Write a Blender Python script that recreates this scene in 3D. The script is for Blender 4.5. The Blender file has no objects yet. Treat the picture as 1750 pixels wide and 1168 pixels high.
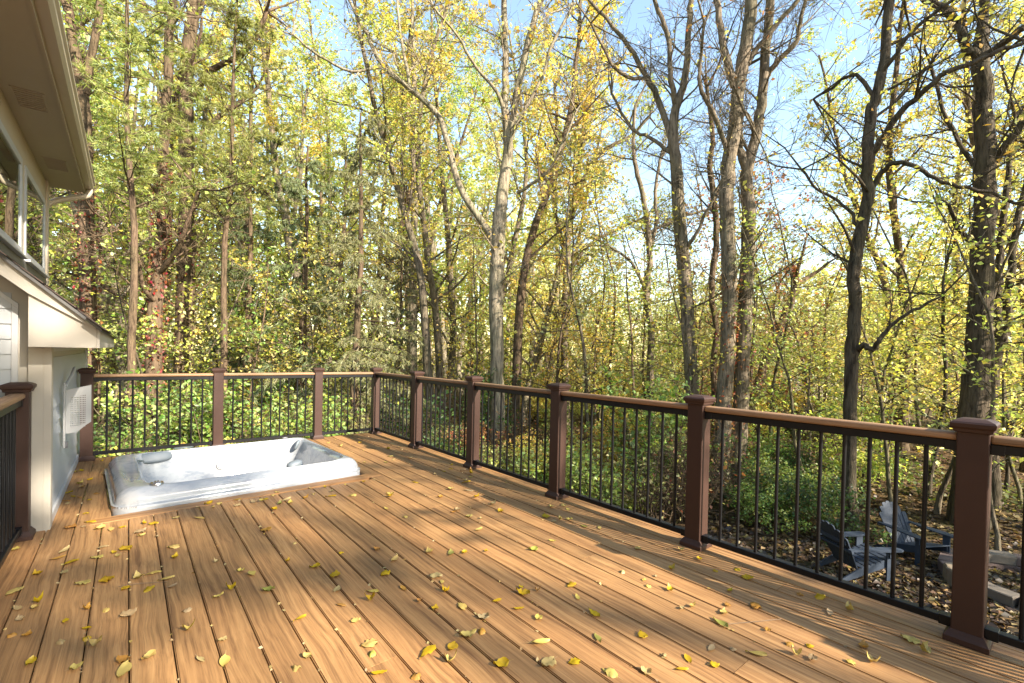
import bpy, bmesh, math, random
import numpy as np
from mathutils import Vector, Matrix

random.seed(7)
RNG = np.random.default_rng(7)
SC = bpy.context.scene
COL = SC.collection
R = math.radians

# ------------------------------------------------------------------ camera
CAM_F, CAM_YAW, CAM_PITCH, CAM_ROLL, CAM_CY, CAM_H = 802.0, R(39.34), R(-0.77), R(1.20), 616.7, 1.268
cF = Vector((math.sin(CAM_YAW)*math.cos(CAM_PITCH), math.cos(CAM_YAW)*math.cos(CAM_PITCH), math.sin(CAM_PITCH)))
cR0 = Vector((math.cos(CAM_YAW), -math.sin(CAM_YAW), 0))
cU0 = cR0.cross(cF)
cR = cR0*math.cos(CAM_ROLL) + cU0*math.sin(CAM_ROLL)
cU = -cR0*math.sin(CAM_ROLL) + cU0*math.cos(CAM_ROLL)
cC = Vector((0, 0, CAM_H))
cam_data = bpy.data.cameras.new('camera')
cam = bpy.data.objects.new('camera', cam_data)
COL.objects.link(cam)
M = Matrix((cR, cU, -cF)).transposed().to_4x4()
M.translation = cC
cam.matrix_world = M
cam_data.sensor_width = 36.0
cam_data.lens = CAM_F/1750*36
cam_data.shift_y = (CAM_CY-584)/1750
cam_data.clip_start = 0.05
cam_data.clip_end = 1500
SC.camera = cam

# ------------------------------------------------------------------ sky, sun, exposure
SUN_EL, SUN_AZ = R(30), R(164)          # azimuth clockwise from +Y
sun_dir = Vector((math.sin(SUN_AZ)*math.cos(SUN_EL), math.cos(SUN_AZ)*math.cos(SUN_EL), math.sin(SUN_EL)))
world = bpy.data.worlds.new('World')
SC.world = world
world.use_nodes = True
wn = world.node_tree
bg = wn.nodes['Background']
sky = wn.nodes.new('ShaderNodeTexSky')
sky.sky_type = 'NISHITA'
sky.sun_disc = False
sky.sun_elevation = SUN_EL
sky.sun_rotation = SUN_AZ
sky.air_density = 1.4
sky.dust_density = 0.4
sky.ozone_density = 0.5
wn.links.new(sky.outputs[0], bg.inputs[0])
bg.inputs[1].default_value = 0.115
sun_l = bpy.data.lights.new('sun', 'SUN')
sun_l.energy = 5.0
sun_l.angle = R(0.55)
sun_l.color = (1.0, 0.90, 0.76)
sun = bpy.data.objects.new('sun', sun_l)
sun.rotation_euler = sun_dir.to_track_quat('Z', 'Y').to_euler()
sun.location = (0, -30, 30)
COL.objects.link(sun)
SC.view_settings.view_transform = 'Standard'
SC.view_settings.look = 'None'
SC.view_settings.gamma = 1.0
SC.view_settings.exposure = 1.9
SC.view_settings.use_curve_mapping = False
SC.cycles.max_bounces = 8
SC.cycles.diffuse_bounces = 3
SC.cycles.glossy_bounces = 3
SC.cycles.transmission_bounces = 6
SC.cycles.transparent_max_bounces = 8
SC.cycles.use_denoising = False if False else True

# ------------------------------------------------------------------ helpers
def ray(px, py):
    return cF + cR*((px-875)/CAM_F) - cU*((py-CAM_CY)/CAM_F)
def at(px, py, depth):
    """a picture point at a given distance along the view axis -> place in the world"""
    return cC + ray(px, py)*depth
def onz(px, py, z=0.0):
    d = ray(px, py)
    return cC + d*((z-CAM_H)/d.z)
def to_px(p):
    d = Vector(p)-cC
    z = d.dot(cF)
    return (875+CAM_F*d.dot(cR)/z, CAM_CY-CAM_F*d.dot(cU)/z, z)

def tag(o, label=None, cat=None, group=None, kind=None):
    if label: o['label'] = label
    if cat: o['category'] = cat
    if group: o['group'] = group
    if kind: o['kind'] = kind
    return o
def link(name, data, parent=None, mat=None):
    o = bpy.data.objects.new(name, data)
    COL.objects.link(o)
    if parent is not None: o.parent = parent
    if mat is not None and data is not None and not data.materials: data.materials.append(mat)
    return o
def empty(name, loc=(0, 0, 0), rz=0.0):
    o = link(name, None)
    o.location = loc
    o.rotation_euler.z = rz
    o.empty_display_size = 0.2
    return o
def copy_tree(o, parent=None):
    c = o.copy()
    COL.objects.link(c)
    c.parent = parent
    for ch in list(o.children): copy_tree(ch, c)
    return c
def bm_obj(name, bm, mat, parent=None, smooth=False):
    me = bpy.data.meshes.new(name)
    bm.normal_update()
    bm.to_mesh(me)
    bm.free()
    if smooth: me.shade_smooth()
    return link(name, me, parent, mat)
def box(bm, x0, x1, y0, y1, z0, z1, bev=0.0, seg=1):
    r = bmesh.ops.create_cube(bm, size=1.0)
    vs = r['verts']
    for v in vs:
        v.co = Vector((x0+(v.co.x+.5)*(x1-x0), y0+(v.co.y+.5)*(y1-y0), z0+(v.co.z+.5)*(z1-z0)))
    if bev > 0:
        es = list({e for v in vs for e in v.link_edges})
        bmesh.ops.bevel(bm, geom=es, offset=bev, segments=seg, affect='EDGES', profile=0.5)
    return vs
def box_obj(name, mat, parent, x0, x1, y0, y1, z0, z1, bev=0.0, seg=1):
    bm = bmesh.new()
    box(bm, x0, x1, y0, y1, z0, z1, bev, seg)
    return bm_obj(name, bm, mat, parent)
def prism(bm, pts, axis, a, b):
    """extrude a 2-D outline; axis 'y': pts are (x,z); axis 'x': (y,z); axis 'z': (x,y)"""
    def mk(p, t):
        if axis == 'y': return (p[0], t, p[1])
        if axis == 'x': return (t, p[0], p[1])
        return (p[0], p[1], t)
    v0 = [bm.verts.new(mk(p, a)) for p in pts]
    v1 = [bm.verts.new(mk(p, b)) for p in pts]
    n = len(pts)
    fs = [bm.faces.new(v0[::-1]), bm.faces.new(v1)]
    for i in range(n):
        fs.append(bm.faces.new((v0[i], v0[(i+1) % n], v1[(i+1) % n], v1[i])))
    bmesh.ops.recalc_face_normals(bm, faces=fs)
    return v0+v1
def mesh_np(name, V, F):
    """V (n,3) F (m,k) numpy -> mesh"""
    V = np.asarray(V, np.float32)
    F = np.asarray(F, np.int32)
    me = bpy.data.meshes.new(name)
    m, k = F.shape
    me.vertices.add(len(V))
    me.vertices.foreach_set('co', V.ravel())
    me.loops.add(m*k)
    me.loops.foreach_set('vertex_index', F.ravel())
    me.polygons.add(m)
    me.polygons.foreach_set('loop_start', np.arange(0, m*k, k, dtype=np.int32))
    me.polygons.foreach_set('loop_total', np.full(m, k, np.int32))
    me.update(calc_edges=True)
    return me

# ------------------------------------------------------------------ materials
class N:
    """small node-graph writer"""
    def __init__(s, name):
        s.m = bpy.data.materials.new(name)
        s.m.use_nodes = True
        s.t = s.m.node_tree
        s.b = s.t.nodes['Principled BSDF']
        s.out = s.t.nodes['Material Output']
    def n(s, typ, **kw):
        nd = s.t.nodes.new('ShaderNode'+typ)
        for k, v in kw.items():
            if k.startswith('i_'):
                nd.inputs[int(k[2:]) if k[2:].isdigit() else k[2:]].default_value = v
            else: setattr(nd, k, v)
        return nd
    def l(s, a, b): s.t.links.new(a, b)
    def ramp(s, fac, stops):
        r = s.n('ValToRGB')
        el = r.color_ramp.elements
        while len(el) < len(stops): el.new(0.5)
        for e, (p, c) in zip(el, stops):
            e.position = p
            e.color = (*c, 1) if len(c) == 3 else c
        if fac is not None: s.l(fac, r.inputs[0])
        return r
    def noise(s, vec, scale, detail=4, rough=.55):
        nz = s.n('TexNoise')
        nz.inputs['Scale'].default_value = scale
        nz.inputs['Detail'].default_value = detail
        nz.inputs['Roughness'].default_value = rough
        if vec is not None: s.l(vec, nz.inputs['Vector'])
        return nz
    def mapped(s, vec, scale):
        mp = s.n('Mapping')
        mp.inputs['Scale'].default_value = scale
        s.l(vec, mp.inputs['Vector'])
        return mp.outputs[0]
    def bump(s, h, strength, dist=.01):
        b = s.n('Bump')
        b.inputs['Strength'].default_value = strength
        b.inputs['Distance'].default_value = dist
        s.l(h, b.inputs['Height'])
        s.l(b.outputs[0], s.b.inputs['Normal'])
        return b
    def mix(s, fac, a, b, typ='MIX'):
        mx = s.n('Mix', data_type='RGBA', blend_type=typ)
        for sock, v in ((mx.inputs[0], fac), (mx.inputs[6], a), (mx.inputs[7], b)):
            if hasattr(v, 'is_output'): s.l(v, sock)
            elif isinstance(v, (int, float)): sock.default_value = v
            else: sock.default_value = (*v, 1)
        return mx.outputs[2]

def mat_plain(name, col, rough=.5, var=.12, scale=6, bump=0.0, spec=.5, metal=0.0):
    g = N(name)
    geo = g.n('NewGeometry')
    nz = g.noise(geo.outputs['Position'], scale, 5, .6)
    c = g.mix(nz.outputs[0], [x*(1-var) for x in col], [min(1, x*(1+var)) for x in col])
    g.l(c, g.b.inputs['Base Color'])
    g.b.inputs['Roughness'].default_value = rough
    g.b.inputs['Metallic'].default_value = metal
    g.b.inputs['Specular IOR Level'].default_value = spec
    if bump:
        n2 = g.noise(geo.outputs['Position'], scale*12, 3)
        g.bump(n2.outputs[0], bump, .004)
    return g.m

def mat_deck(name='composite decking', axis='y', dark=(.150, .075, .030), mid=(.290, .157, .063), light=(.395, .228, .096)):
    g = N(name)
    geo = g.n('NewGeometry')
    oi = g.n('ObjectInfo')
    comb = g.n('CombineXYZ')
    for k, mlt in ((0, 7.0), (1, 31.0), (2, 3.0)):
        mm = g.n('Math', operation='MULTIPLY')
        g.l(oi.outputs['Random'], mm.inputs[0])
        mm.inputs[1].default_value = mlt
        g.l(mm.outputs[0], comb.inputs[k])
    add = g.n('VectorMath', operation='ADD')
    g.l(geo.outputs['Position'], add.inputs[0])
    g.l(comb.outputs[0], add.inputs[1])
    sc1 = (52, 1.0, 52) if axis == 'y' else (1.0, 52, 52)
    sc2 = (190, 3.0, 190) if axis == 'y' else (3.0, 190, 190)
    # gentle waviness so the grain does not run ruler-straight
    wob = g.noise(add.outputs[0], 1.7, 2)
    w2 = g.n('VectorMath', operation='SCALE')
    g.l(wob.outputs['Color'], w2.inputs[0])
    w2.inputs['Scale'].default_value = .05
    add2 = g.n('VectorMath', operation='ADD')
    g.l(add.outputs[0], add2.inputs[0])
    g.l(w2.outputs[0], add2.inputs[1])
    n1 = g.noise(g.mapped(add2.outputs[0], sc1), 1.0, 5, .6)
    n2 = g.noise(g.mapped(add2.outputs[0], sc2), 1.0, 3, .6)
    r1 = g.ramp(n1.outputs[0], [(.30, dark), (.47, mid), (.70, light)])
    r2 = g.ramp(n2.outputs[0], [(.30, (.62, .60, .58)), (.52, (1, 1, 1)), (.75, (1.0, .98, .95))])
    c = g.mix(.8, r1.outputs[0], r2.outputs[0], 'MULTIPLY')
    val = g.ramp(oi.outputs['Random'], [(0, (.76, .75, .74)), (.35, (.92, .90, .88)), (.7, (1.06, 1.05, 1.03)), (1, (.96, .88, .82))])
    c = g.mix(1.0, c, val.outputs[0], 'MULTIPLY')
    dirt = g.noise(geo.outputs['Position'], 2.3, 5, .7)
    dr = g.ramp(dirt.outputs[0], [(.42, (1, 1, 1)), (.72, (.86, .86, .88))])
    c = g.mix(1.0, c, dr.outputs[0], 'MULTIPLY')
    g.l(c, g.b.inputs['Base Color'])
    rr = g.ramp(n1.outputs[0], [(.3, (.62,)*3), (.7, (.48,)*3)])
    g.l(rr.outputs[0], g.b.inputs['Roughness'])
    g.b.inputs['Specular IOR Level'].default_value = .35
    g.bump(n2.outputs[0], .25, .003)
    return g.m

def mat_bark(name):
    g = N(name)
    tc = g.n('TexCoord')
    oi = g.n('ObjectInfo')
    v = g.mapped(tc.outputs['Object'], (1, 1, .16))
    n1 = g.noise(v, 16, 6, .65)
    n2 = g.noise(tc.outputs['Object'], 1.2, 3)
    n3 = g.noise(v, 45, 3, .6)
    dk = g.ramp(n1.outputs[0], [(.36, (.30, .28, .26)), (.50, (.85, .84, .82)), (.68, (1.25, 1.22, 1.16))])
    c = g.mix(1.0, oi.outputs['Color'], dk.outputs[0], 'MULTIPLY')
    mo = g.ramp(n2.outputs[0], [(.35, (.82, .86, .74)), (.6, (1.1, 1.06, 1.02))])
    c = g.mix(1.0, c, mo.outputs[0], 'MULTIPLY')
    g.l(c, g.b.inputs['Base Color'])
    g.b.inputs['Roughness'].default_value = .9
    g.b.inputs['Specular IOR Level'].default_value = .15
    ad = g.n('Math', operation='ADD')
    g.l(n1.outputs[0], ad.inputs[0])
    g.l(n3.outputs[0], ad.inputs[1])
    g.bump(ad.outputs[0], 1.0, .03)
    return g.m

def mat_leaf(name, trans=.45, hue=.045, sat=.25, val=.55):
    g = N(name)
    oi = g.n('ObjectInfo')
    geo = g.n('NewGeometry')
    rnd = geo.outputs['Random Per Island']
    hs = g.n('HueSaturation')
    def rng_map(mult, lo, hi):
        m1 = g.n('Math', operation='MULTIPLY')
        g.l(rnd, m1.inputs[0])
        m1.inputs[1].default_value = mult
        m2 = g.n('Math', operation='FRACT')
        g.l(m1.outputs[0], m2.inputs[0])
        m3 = g.n('MapRange')
        g.l(m2.outputs[0], m3.inputs[0])
        m3.inputs[3].default_value = lo
        m3.inputs[4].default_value = hi
        return m3.outputs[0]
    g.l(rng_map(7.13, .5-hue, .5+hue), hs.inputs['Hue'])
    g.l(rng_map(13.7, 1-sat, 1+sat*.3), hs.inputs['Saturation'])
    g.l(rng_map(29.3, 1-val*.75, 1+val*.6), hs.inputs['Value'])
    g.l(oi.outputs['Color'], hs.inputs['Color'])
    df = g.n('BsdfDiffuse')
    tr = g.n('BsdfTranslucent')
    gl = g.n('BsdfGlossy')
    gl.inputs['Roughness'].default_value = .45
    gl.inputs['Color'].default_value = (1, 1, 1, 1)
    g.l(hs.outputs[0], df.inputs[0])
    warm = g.mix(1.0, hs.outputs[0], (1.15, 1.1, .7), 'MULTIPLY')
    g.l(warm, tr.inputs[0])
    mx = g.n('MixShader')
    mx.inputs[0].default_value = trans
    g.l(df.outputs[0], mx.inputs[1])
    g.l(tr.outputs[0], mx.inputs[2])
    m2 = g.n('MixShader')
    m2.inputs[0].default_value = .025
    g.l(mx.outputs[0], m2.inputs[1])
    g.l(gl.outputs[0], m2.inputs[2])
    g.l(m2.outputs[0], g.out.inputs[0])
    return g.m

M_DECK = mat_deck()
M_DECKX = mat_deck('composite decking crosswise', 'x')
M_RAIL = mat_deck('composite handrail', 'y', (.17, .095, .048), (.25, .145, .075), (.32, .195, .105))
M_RAILX = mat_deck('composite handrail crosswise', 'x', (.17, .095, .048), (.25, .145, .075), (.32, .195, .105))
M_POST = mat_plain('reddish brown post sleeve', (.042, .021, .015), .5, .14, 9, .06, .25)
M_BLACK = mat_plain('black powder coated metal', (.007, .007, .008), .4, .2, 20, 0, .25)
M_TRIM = mat_plain('tan painted trim', (.43, .36, .27), .6, .07, 3, .05)
M_CREAM = mat_plain('cream painted board', (.37, .335, .28), .55, .06, 4, .05)
M_SIDING = mat_plain('white lap siding', (.34, .355, .365), .5, .06, 5, .04)
M_SOFFIT = mat_plain('tan soffit', (.34, .28, .20), .6, .08, 3)
M_GUTTER = mat_plain('tan aluminium gutter', (.40, .33, .24), .35, .06, 3)
M_WHITE = mat_plain('white vinyl', (.38, .38, .38), .4, .05, 5)
M_DRIP = mat_plain('grey drip edge', (.10, .095, .09), .5, .1, 5)
M_SHINGLE = mat_plain('brown roof shingle', (.10, .070, .055), .9, .45, 40, .6)
M_DARK = mat_plain('dark room', (.02, .02, .018), .9)  # room darkness put into the colour of the backing sheet
M_BLIND = mat_plain('vertical blind', (.34, .33, .28), .6)
M_WOOD = mat_plain('treated framing lumber', (.16, .12, .07), .8, .2, 8)
M_BARK = mat_bark('bark')
M_LEAF = mat_leaf('leaf', .5)
M_NEEDLE = mat_leaf('needle', .3, .03, .25, .5)
M_FALLEN = mat_leaf('fallen leaf', .18, .02, .25, .35)
M_CHAIR = mat_plain('slate painted wood', (.034, .044, .062), .6, .2, 12, .1, .15)
M_STONE = mat_plain('retaining block', (.105, .085, .065), .9, .3, 14, .5)
M_REDSTONE = mat_plain('reddish retaining block', (.095, .062, .05), .9, .3, 14, .5)

def glass_mat():
    g = N('window glass')
    gl = g.n('BsdfGlossy')
    gl.inputs['Roughness'].default_value = 0.0
    gl.inputs['Color'].default_value = (.95, 1, .97, 1)
    tr = g.n('BsdfTransparent')
    tr.inputs[0].default_value = (.72, .80, .74, 1)
    fr = g.n('Fresnel')
    fr.inputs['IOR'].default_value = 1.9
    mx = g.n('MixShader')
    g.l(fr.outputs[0], mx.inputs[0])
    g.l(tr.outputs[0], mx.inputs[1])
    g.l(gl.outputs[0], mx.inputs[2])
    g.l(mx.outputs[0], g.out.inputs[0])
    return g.m
M_GLASS = glass_mat()

# ------------------------------------------------------------------ ground
GZ = -1.9
def ground_z(x, y):
    d = max(0.0, math.hypot(x-1, y-2)-9)
    z = GZ + .05*math.sin(x*.9+1)*math.sin(y*.7) + .10*math.sin(x*.23+.4)*math.cos(y*.19)
    # the wood floor climbs gently beyond the yard
    return z + .018*min(d, 45)
def mat_ground():
    g = N('leaf strewn soil')
    geo = g.n('NewGeometry')
    n1 = g.noise(geo.outputs['Position'], .5, 4)
    n2 = g.noise(geo.outputs['Position'], 9, 6, .7)
    vo = g.n('TexVoronoi')
    vo.inputs['Scale'].default_value = 13
    g.l(geo.outputs['Position'], vo.inputs['Vector'])
    r1 = g.ramp(n2.outputs[0], [(.32, (.030, .020, .014)), (.5, (.085, .055, .033)), (.68, (.17, .115, .065))])
    rv = g.ramp(vo.outputs['Color'], [(.2, (.55, .5, .45)), (.8, (1.5, 1.35, 1.0))])
    c = g.mix(.8, r1.outputs[0], rv.outputs[0], 'MULTIPLY')
    r3 = g.ramp(n1.outputs[0], [(.45, (0, 0, 0)), (.62, (1, 1, 1))])
    c = g.mix(r3.outputs[0], c, g.mix(.5, c, (.055, .075, .022)))
    g.l(c, g.b.inputs['Base Color'])
    g.b.inputs['Roughness'].default_value = .95
    g.b.inputs['Specular IOR Level'].default_value = .1
    g.bump(n2.outputs[0], 1, .05)
    return g.m
xs = np.concatenate([np.linspace(-300, -20, 15)[:-1], np.linspace(-20, 60, 81), np.linspace(60, 400, 18)[1:]])
ys = np.concatenate([np.linspace(-300, -20, 15)[:-1], np.linspace(-20, 60, 81), np.linspace(60, 400, 18)[1:]])
gv = [(x, y, ground_z(x, y)) for y in ys for x in xs]
nx = len(xs)
gf = [(j*nx+i, j*nx+i+1, (j+1)*nx+i+1, (j+1)*nx+i) for j in range(len(ys)-1) for i in range(nx-1)]
gme = mesh_np('ground', gv, gf)
gme.shade_smooth()
tag(link('ground', gme, None, mat_ground()), kind='structure')

# pale dry field beyond the wood on the right
mv, mf = [], []
for j in range(9):
    for i in range(9):
        a = R(66 + 3.2*i)
        r = 38 + j*6.5
        x, y = r*math.sin(a), r*math.cos(a)
        mv.append((x, y, ground_z(x, y)+.12))
for j in range(8):
    for i in range(8):
        mf.append((j*9+i, j*9+i+1, (j+1)*9+i+1, (j+1)*9+i))
tag(link('meadow', mesh_np('meadow', mv, mf), None, mat_plain('dry meadow grass', (.40, .31, .19), .95, .3, 3, .4)), kind='structure')

# ------------------------------------------------------------------ deck
PITCH, BW = .145, .1395
DX0, DX1, DY0, DY1 = -.64, 3.10, -2.4, 7.06
WALLX, WALLY = -.44, 4.50
HX0, HX1, HY0, HY1 = -.165, 1.895, 4.60, 6.42       # hole for the tub
x_ref = onz(221, 1168)[0]                            # a gap between two boards seen at the lower edge
deck = tag(empty('deck', (0, 0, 0)), kind='structure')
def board_mesh():
    bm = bmesh.new()
    box(bm, -BW/2, BW/2, 0, 1, -.025, 0)
    es = [e for e in bm.edges if abs(e.verts[0].co.y-e.verts[1].co.y) > .5 and e.verts[0].co.z > -.01]
    bmesh.ops.bevel(bm, geom=es, offset=.004, segments=2, affect='EDGES')
    me = bpy.data.meshes.new('deck_board')
    bm.to_mesh(me)
    bm.free()
    me.materials.append(M_DECK)
    return me
BOARD = board_mesh()
k0 = math.ceil((DX0-x_ref)/PITCH)
i = 0
brng = random.Random(3)
while True:
    xc = x_ref + (k0+i)*PITCH + PITCH/2
    i += 1
    if xc + BW/2 > DX1+.01: break
    spans = [(DY0, DY1)]
    if xc - BW/2 < WALLX: spans = [(DY0, WALLY-.01)]
    elif HX0 < xc+BW/2 and xc-BW/2 < HX1:
        spans = [(DY0, HY0-.142), (HY1, DY1)]
    # boards ripped along the tub opening
    for (e0, e1) in ((xc-BW/2, HX0), (HX1, xc+BW/2)):
        if 0 < e1-e0 < BW and len(spans) == 2:
            o = link('deck_board', BOARD, deck)
            o.location = ((e0+e1)/2, HY0-.14, 0)
            o.scale = ((e1-e0)/BW, HY1-HY0+.138, 1)
    for (a, b) in spans:
        cuts = [a, b]
        if b-a > 4:
            c1 = a + brng.uniform(1.0, 3.6)
            cuts = [a, c1, b]
            if b-c1 > 4.9: cuts = [a, c1, c1+brng.uniform(2.4, 4.4), b]
        for p, q in zip(cuts[:-1], cuts[1:]):
            o = link('deck_board', BOARD, deck)
            o.location = (xc, p+.0015, brng.uniform(-.0008, .0008))
            o.scale = (1, q-p-.003, 1)
            last_x = xc
# a narrow filler board closes the strip beside the house wall
wx = last_x+PITCH/2
box_obj('edge_board', M_DECK, deck, wx+.002, DX1+.02, DY0, DY1, -.026, -.0005, .003)
for (x0, x1, y0, y1) in ((DX1+.022, DX1+.045, DY0, DY1+.02), (DX0-.03, DX0-.006, DY0, WALLY-.02)):
    box_obj('fascia_board', M_DECK, deck, x0, x1, y0, y1, -.29, -.004, .003)
box_obj('fascia_board', M_DECKX, deck, WALLX+.01, DX1+.02, DY1+.003, DY1+.026, -.29, -.004, .003)
for k in range(24):
    y = DY0+.05 + k*.405
    if HY0-.1 < y < HY1+.1:
        box_obj('joist', M_WOOD, deck, HX1+.05, DX1, y, y+.038, -.25, -.028)
    else:
        box_obj('joist', M_WOOD, deck, DX0 if y < WALLY-.1 else WALLX+.02, DX1, y, y+.038, -.25, -.028)
for y in (-1.5, 1.6, 4.2, 6.9):
    for x in (-.1, 2.8):
        box_obj('support_post', M_WOOD, deck, x-.07, x+.07, y-.07, y+.07, GZ-.15, -.252)

# ------------------------------------------------------------------ hot tub
TUB_ROT, TUB_C = R(3.2), Vector((.870, 5.49, 0))
TL, TW, TH = 2.00, 1.72, .165
tub = empty('hot_tub', TUB_C, TUB_ROT)
tag(tub, 'white marbled acrylic hot tub sunk into the deck boards', 'hot tub')
border = box_obj('border_board', M_DECKX, deck, -1.13, 1.10, -.069, .069, -.025, .003, .003)
border.location = TUB_C + Matrix.Rotation(TUB_ROT, 3, 'Z') @ Vector((0, -TW/2-.085, 0))
border.rotation_euler.z = TUB_ROT
for sx in (-1, 1):
    b2 = box_obj('border_board', M_DECK, deck, -.028 if sx > 0 else -.095, .028, -TW/2-.015, TW/2, -.03, .0015, .003)
    b2.location = TUB_C + Matrix.Rotation(TUB_ROT, 3, 'Z') @ Vector((sx*(TL/2+.031), 0, 0))
    b2.rotation_euler.z = TUB_ROT
def sstep(a, b, x):
    t = np.clip((x-a)/(b-a), 0, 1)
    return t*t*(3-2*t)
def rr_dist(x, y, hx, hy, r):
    """signed distance to a rounded rectangle"""
    qx, qy = np.abs(x)-hx+r, np.abs(y)-hy+r
    return np.hypot(np.maximum(qx, 0), np.maximum(qy, 0)) + np.minimum(np.maximum(qx, qy), 0) - r
def tub_z(x, y):
    d = rr_dist(x, y, TL/2-.02, TW/2-.02, .15)
    # basin outline, a wide shoulder on the left end
    db = rr_dist(x-.045, y-.0, TL/2-.185, TW/2-.115, .20)
    z = np.full_like(x, TH)
    depth = sstep(0.0, -.30, db)
    steep = sstep(0.015, -.10, db)
    basin = -.26*steep - .50*depth
    # moulded seats: left corner seat, right lounge with arm rests
    sl = np.exp(-(((x+.72)/.20)**2 + ((y-.30)/.34)**2))
    basin = basin + .46*sl*depth
    sl2 = np.exp(-(((x+.70)/.18)**2 + ((y+.42)/.22)**2))
    basin = basin + .40*sl2*depth
    sr = np.exp(-(((x-.68)/.26)**2 + ((y-.05)/.42)**2))
    basin = basin + .34*sr*depth
    rid = np.exp(-((y-.14-.25*(x-.6))/.06)**2)*sstep(.30, .55, x)
    basin = basin + .16*rid*depth
    rid2 = np.exp(-((y+.30-.15*(x-.6))/.055)**2)*sstep(.35, .6, x)
    basin = basin + .15*rid2*depth
    lum = np.exp(-(((x-.12)/.42)**2 + ((y-.62)/.20)**2))          # swelling on the far wall
    basin = basin + .12*lum*steep*(1-depth*.4)
    z = z + basin
    # left shoulder dips, so the rim there is a broad slope
    z = z - .055*sstep(-.60, -.80, x)*np.exp(-((y+.05)/.38)**2)*sstep(-.05, -.12, d)
    edge = np.clip(d+.125, 0, .125)/.125
    z = z - .125*(1-np.sqrt(np.clip(1-edge**2, 0, 1)))
    return z
gx, gy = 190, 160
Vt, idx = [], {}
us, vs_ = np.linspace(-1, 1, gx), np.linspace(-1, 1, gy)
us, vs_ = [np.sign(q)*(1-(1-np.abs(q))**1.7) for q in (us, vs_)]
U_, V_ = np.meshgrid(us, vs_)
# squeeze the square grid into the rounded outline
X_, Y_ = U_*TL/2, V_*TW/2
dd = rr_dist(X_, Y_, TL/2, TW/2, .17)
for _ in range(6):
    sc = np.where(dd > 0, 1-dd/np.hypot(X_, Y_).clip(.1), 1)
    X_, Y_ = X_*sc, Y_*sc
    dd = rr_dist(X_, Y_, TL/2, TW/2, .17)
Z_ = tub_z(X_, Y_)
tv = np.stack([X_, Y_, Z_], -1).reshape(-1, 3)
tf = [(j*gx+i, j*gx+i+1, (j+1)*gx+i+1, (j+1)*gx+i) for j in range(gy-1) for i in range(gx-1)]
ring = [i for i in range(gx)] + [j*gx+gx-1 for j in range(1, gy)] + [(gy-1)*gx+i for i in range(gx-2, -1, -1)] + [j*gx for j in range(gy-2, 0, -1)]
base = len(tv)
sk = tv[ring].copy()
s1 = sk.copy(); s1[:, 2] = .02; s1[:, :2] *= 1.0005
s2 = sk.copy(); s2[:, 2] = -.55; s2[:, :2] *= .99
tv = np.concatenate([tv, s1, s2])
nr = len(ring)
for k in range(nr):
    a, b = ring[k], ring[(k+1) % nr]
    tf.append((b, a, base+k, base+(k+1) % nr))
    tf.append((base+(k+1) % nr, base+k, base+nr+k, base+nr+(k+1) % nr))
tme = mesh_np('shell', tv, tf)
tme.shade_smooth()
def mat_acrylic():
    g = N('marbled white acrylic')
    tc = g.n('TexCoord')
    n0 = g.noise(g.mapped(tc.outputs['Object'], (1.4, 2.6, 2.6)), 1.6, 5, .6)
    w = g.n('VectorMath', operation='SCALE')
    g.l(n0.outputs['Color'], w.inputs[0])
    w.inputs['Scale'].default_value = .8
    a = g.n('VectorMath', operation='ADD')
    g.l(tc.outputs['Object'], a.inputs[0])
    g.l(w.outputs[0], a.inputs[1])
    n1 = g.noise(g.mapped(a.outputs[0], (1, 3.5, 3.5)), 2.2, 6, .6)
    c = g.ramp(n1.outputs[0], [(.30, (.24, .26, .295)), (.46, (.34, .355, .37)), (.60, (.40, .405, .415))])
    g.l(c.outputs[0], g.b.inputs['Base Color'])
    g.b.inputs['Roughness'].default_value = .14
    g.b.inputs['Coat Weight'].default_value = .3
    return g.m
M_ACR = mat_acrylic()
link('shell', tme, tub, M_ACR)
M_PILLOW = mat_plain('grey foam pillow', (.15, .175, .195), .5, .06, 8)
M_PANEL = mat_plain('grey control panel', (.10, .125, .125), .3, .05, 8)
M_CHROME = mat_plain('chrome jet', (.6, .6, .62), .18, .05, 8, metal=1.0)
M_GREY = mat_plain('grey plastic', (.12, .12, .13), .35, .1, 8)
def blob(name, mat, parent, loc, size, rot=(0, 0, 0), power=2.6, nu=20, nv=12):
    bm = bmesh.new()
    bmesh.ops.create_uvsphere(bm, u_segments=nu, v_segments=nv, radius=1)
    for v in bm.verts:
        c = v.co
        f = (abs(c.x)**power+abs(c.y)**power+abs(c.z)**power)**(-1/power)
        v.co = Vector((c.x*f*size[0], c.y*f*size[1], c.z*f*size[2]))
    o = bm_obj(name, bm, mat, parent, True)
    o.location = loc
    o.rotation_euler = rot
    return o
blob('head_pillow', M_PILLOW, tub, (-.60, TW/2-.165, TH-.055), (.150, .022, .055), (R(-25), 0, R(8)), 3.2)
blob('cup_recess', M_PANEL, tub, (-.77, TW/2-.30, TH-.045), (.075, .055, .012), (R(-6), R(8), 0), 2.2)
blob('head_pillow', M_PILLOW, tub, (.80, TW/2-.23, TH-.075), (.022, .075, .065), (0, R(22), R(-25)), 2.6)
pn = blob('control_panel', M_PANEL, tub, (-.345, TW/2-.085, TH+.004), (.095, .034, .010), (0, 0, 0), 2.4)
blob('display', M_GREY, pn, (0, 0, .0085), (.028, .008, .003), (0, 0, 0), 4)
blob('air_knob', M_GREY, tub, (.70, TW/2-.09, TH+.002), (.032, .018, .010), (0, 0, 0), 4)
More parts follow.
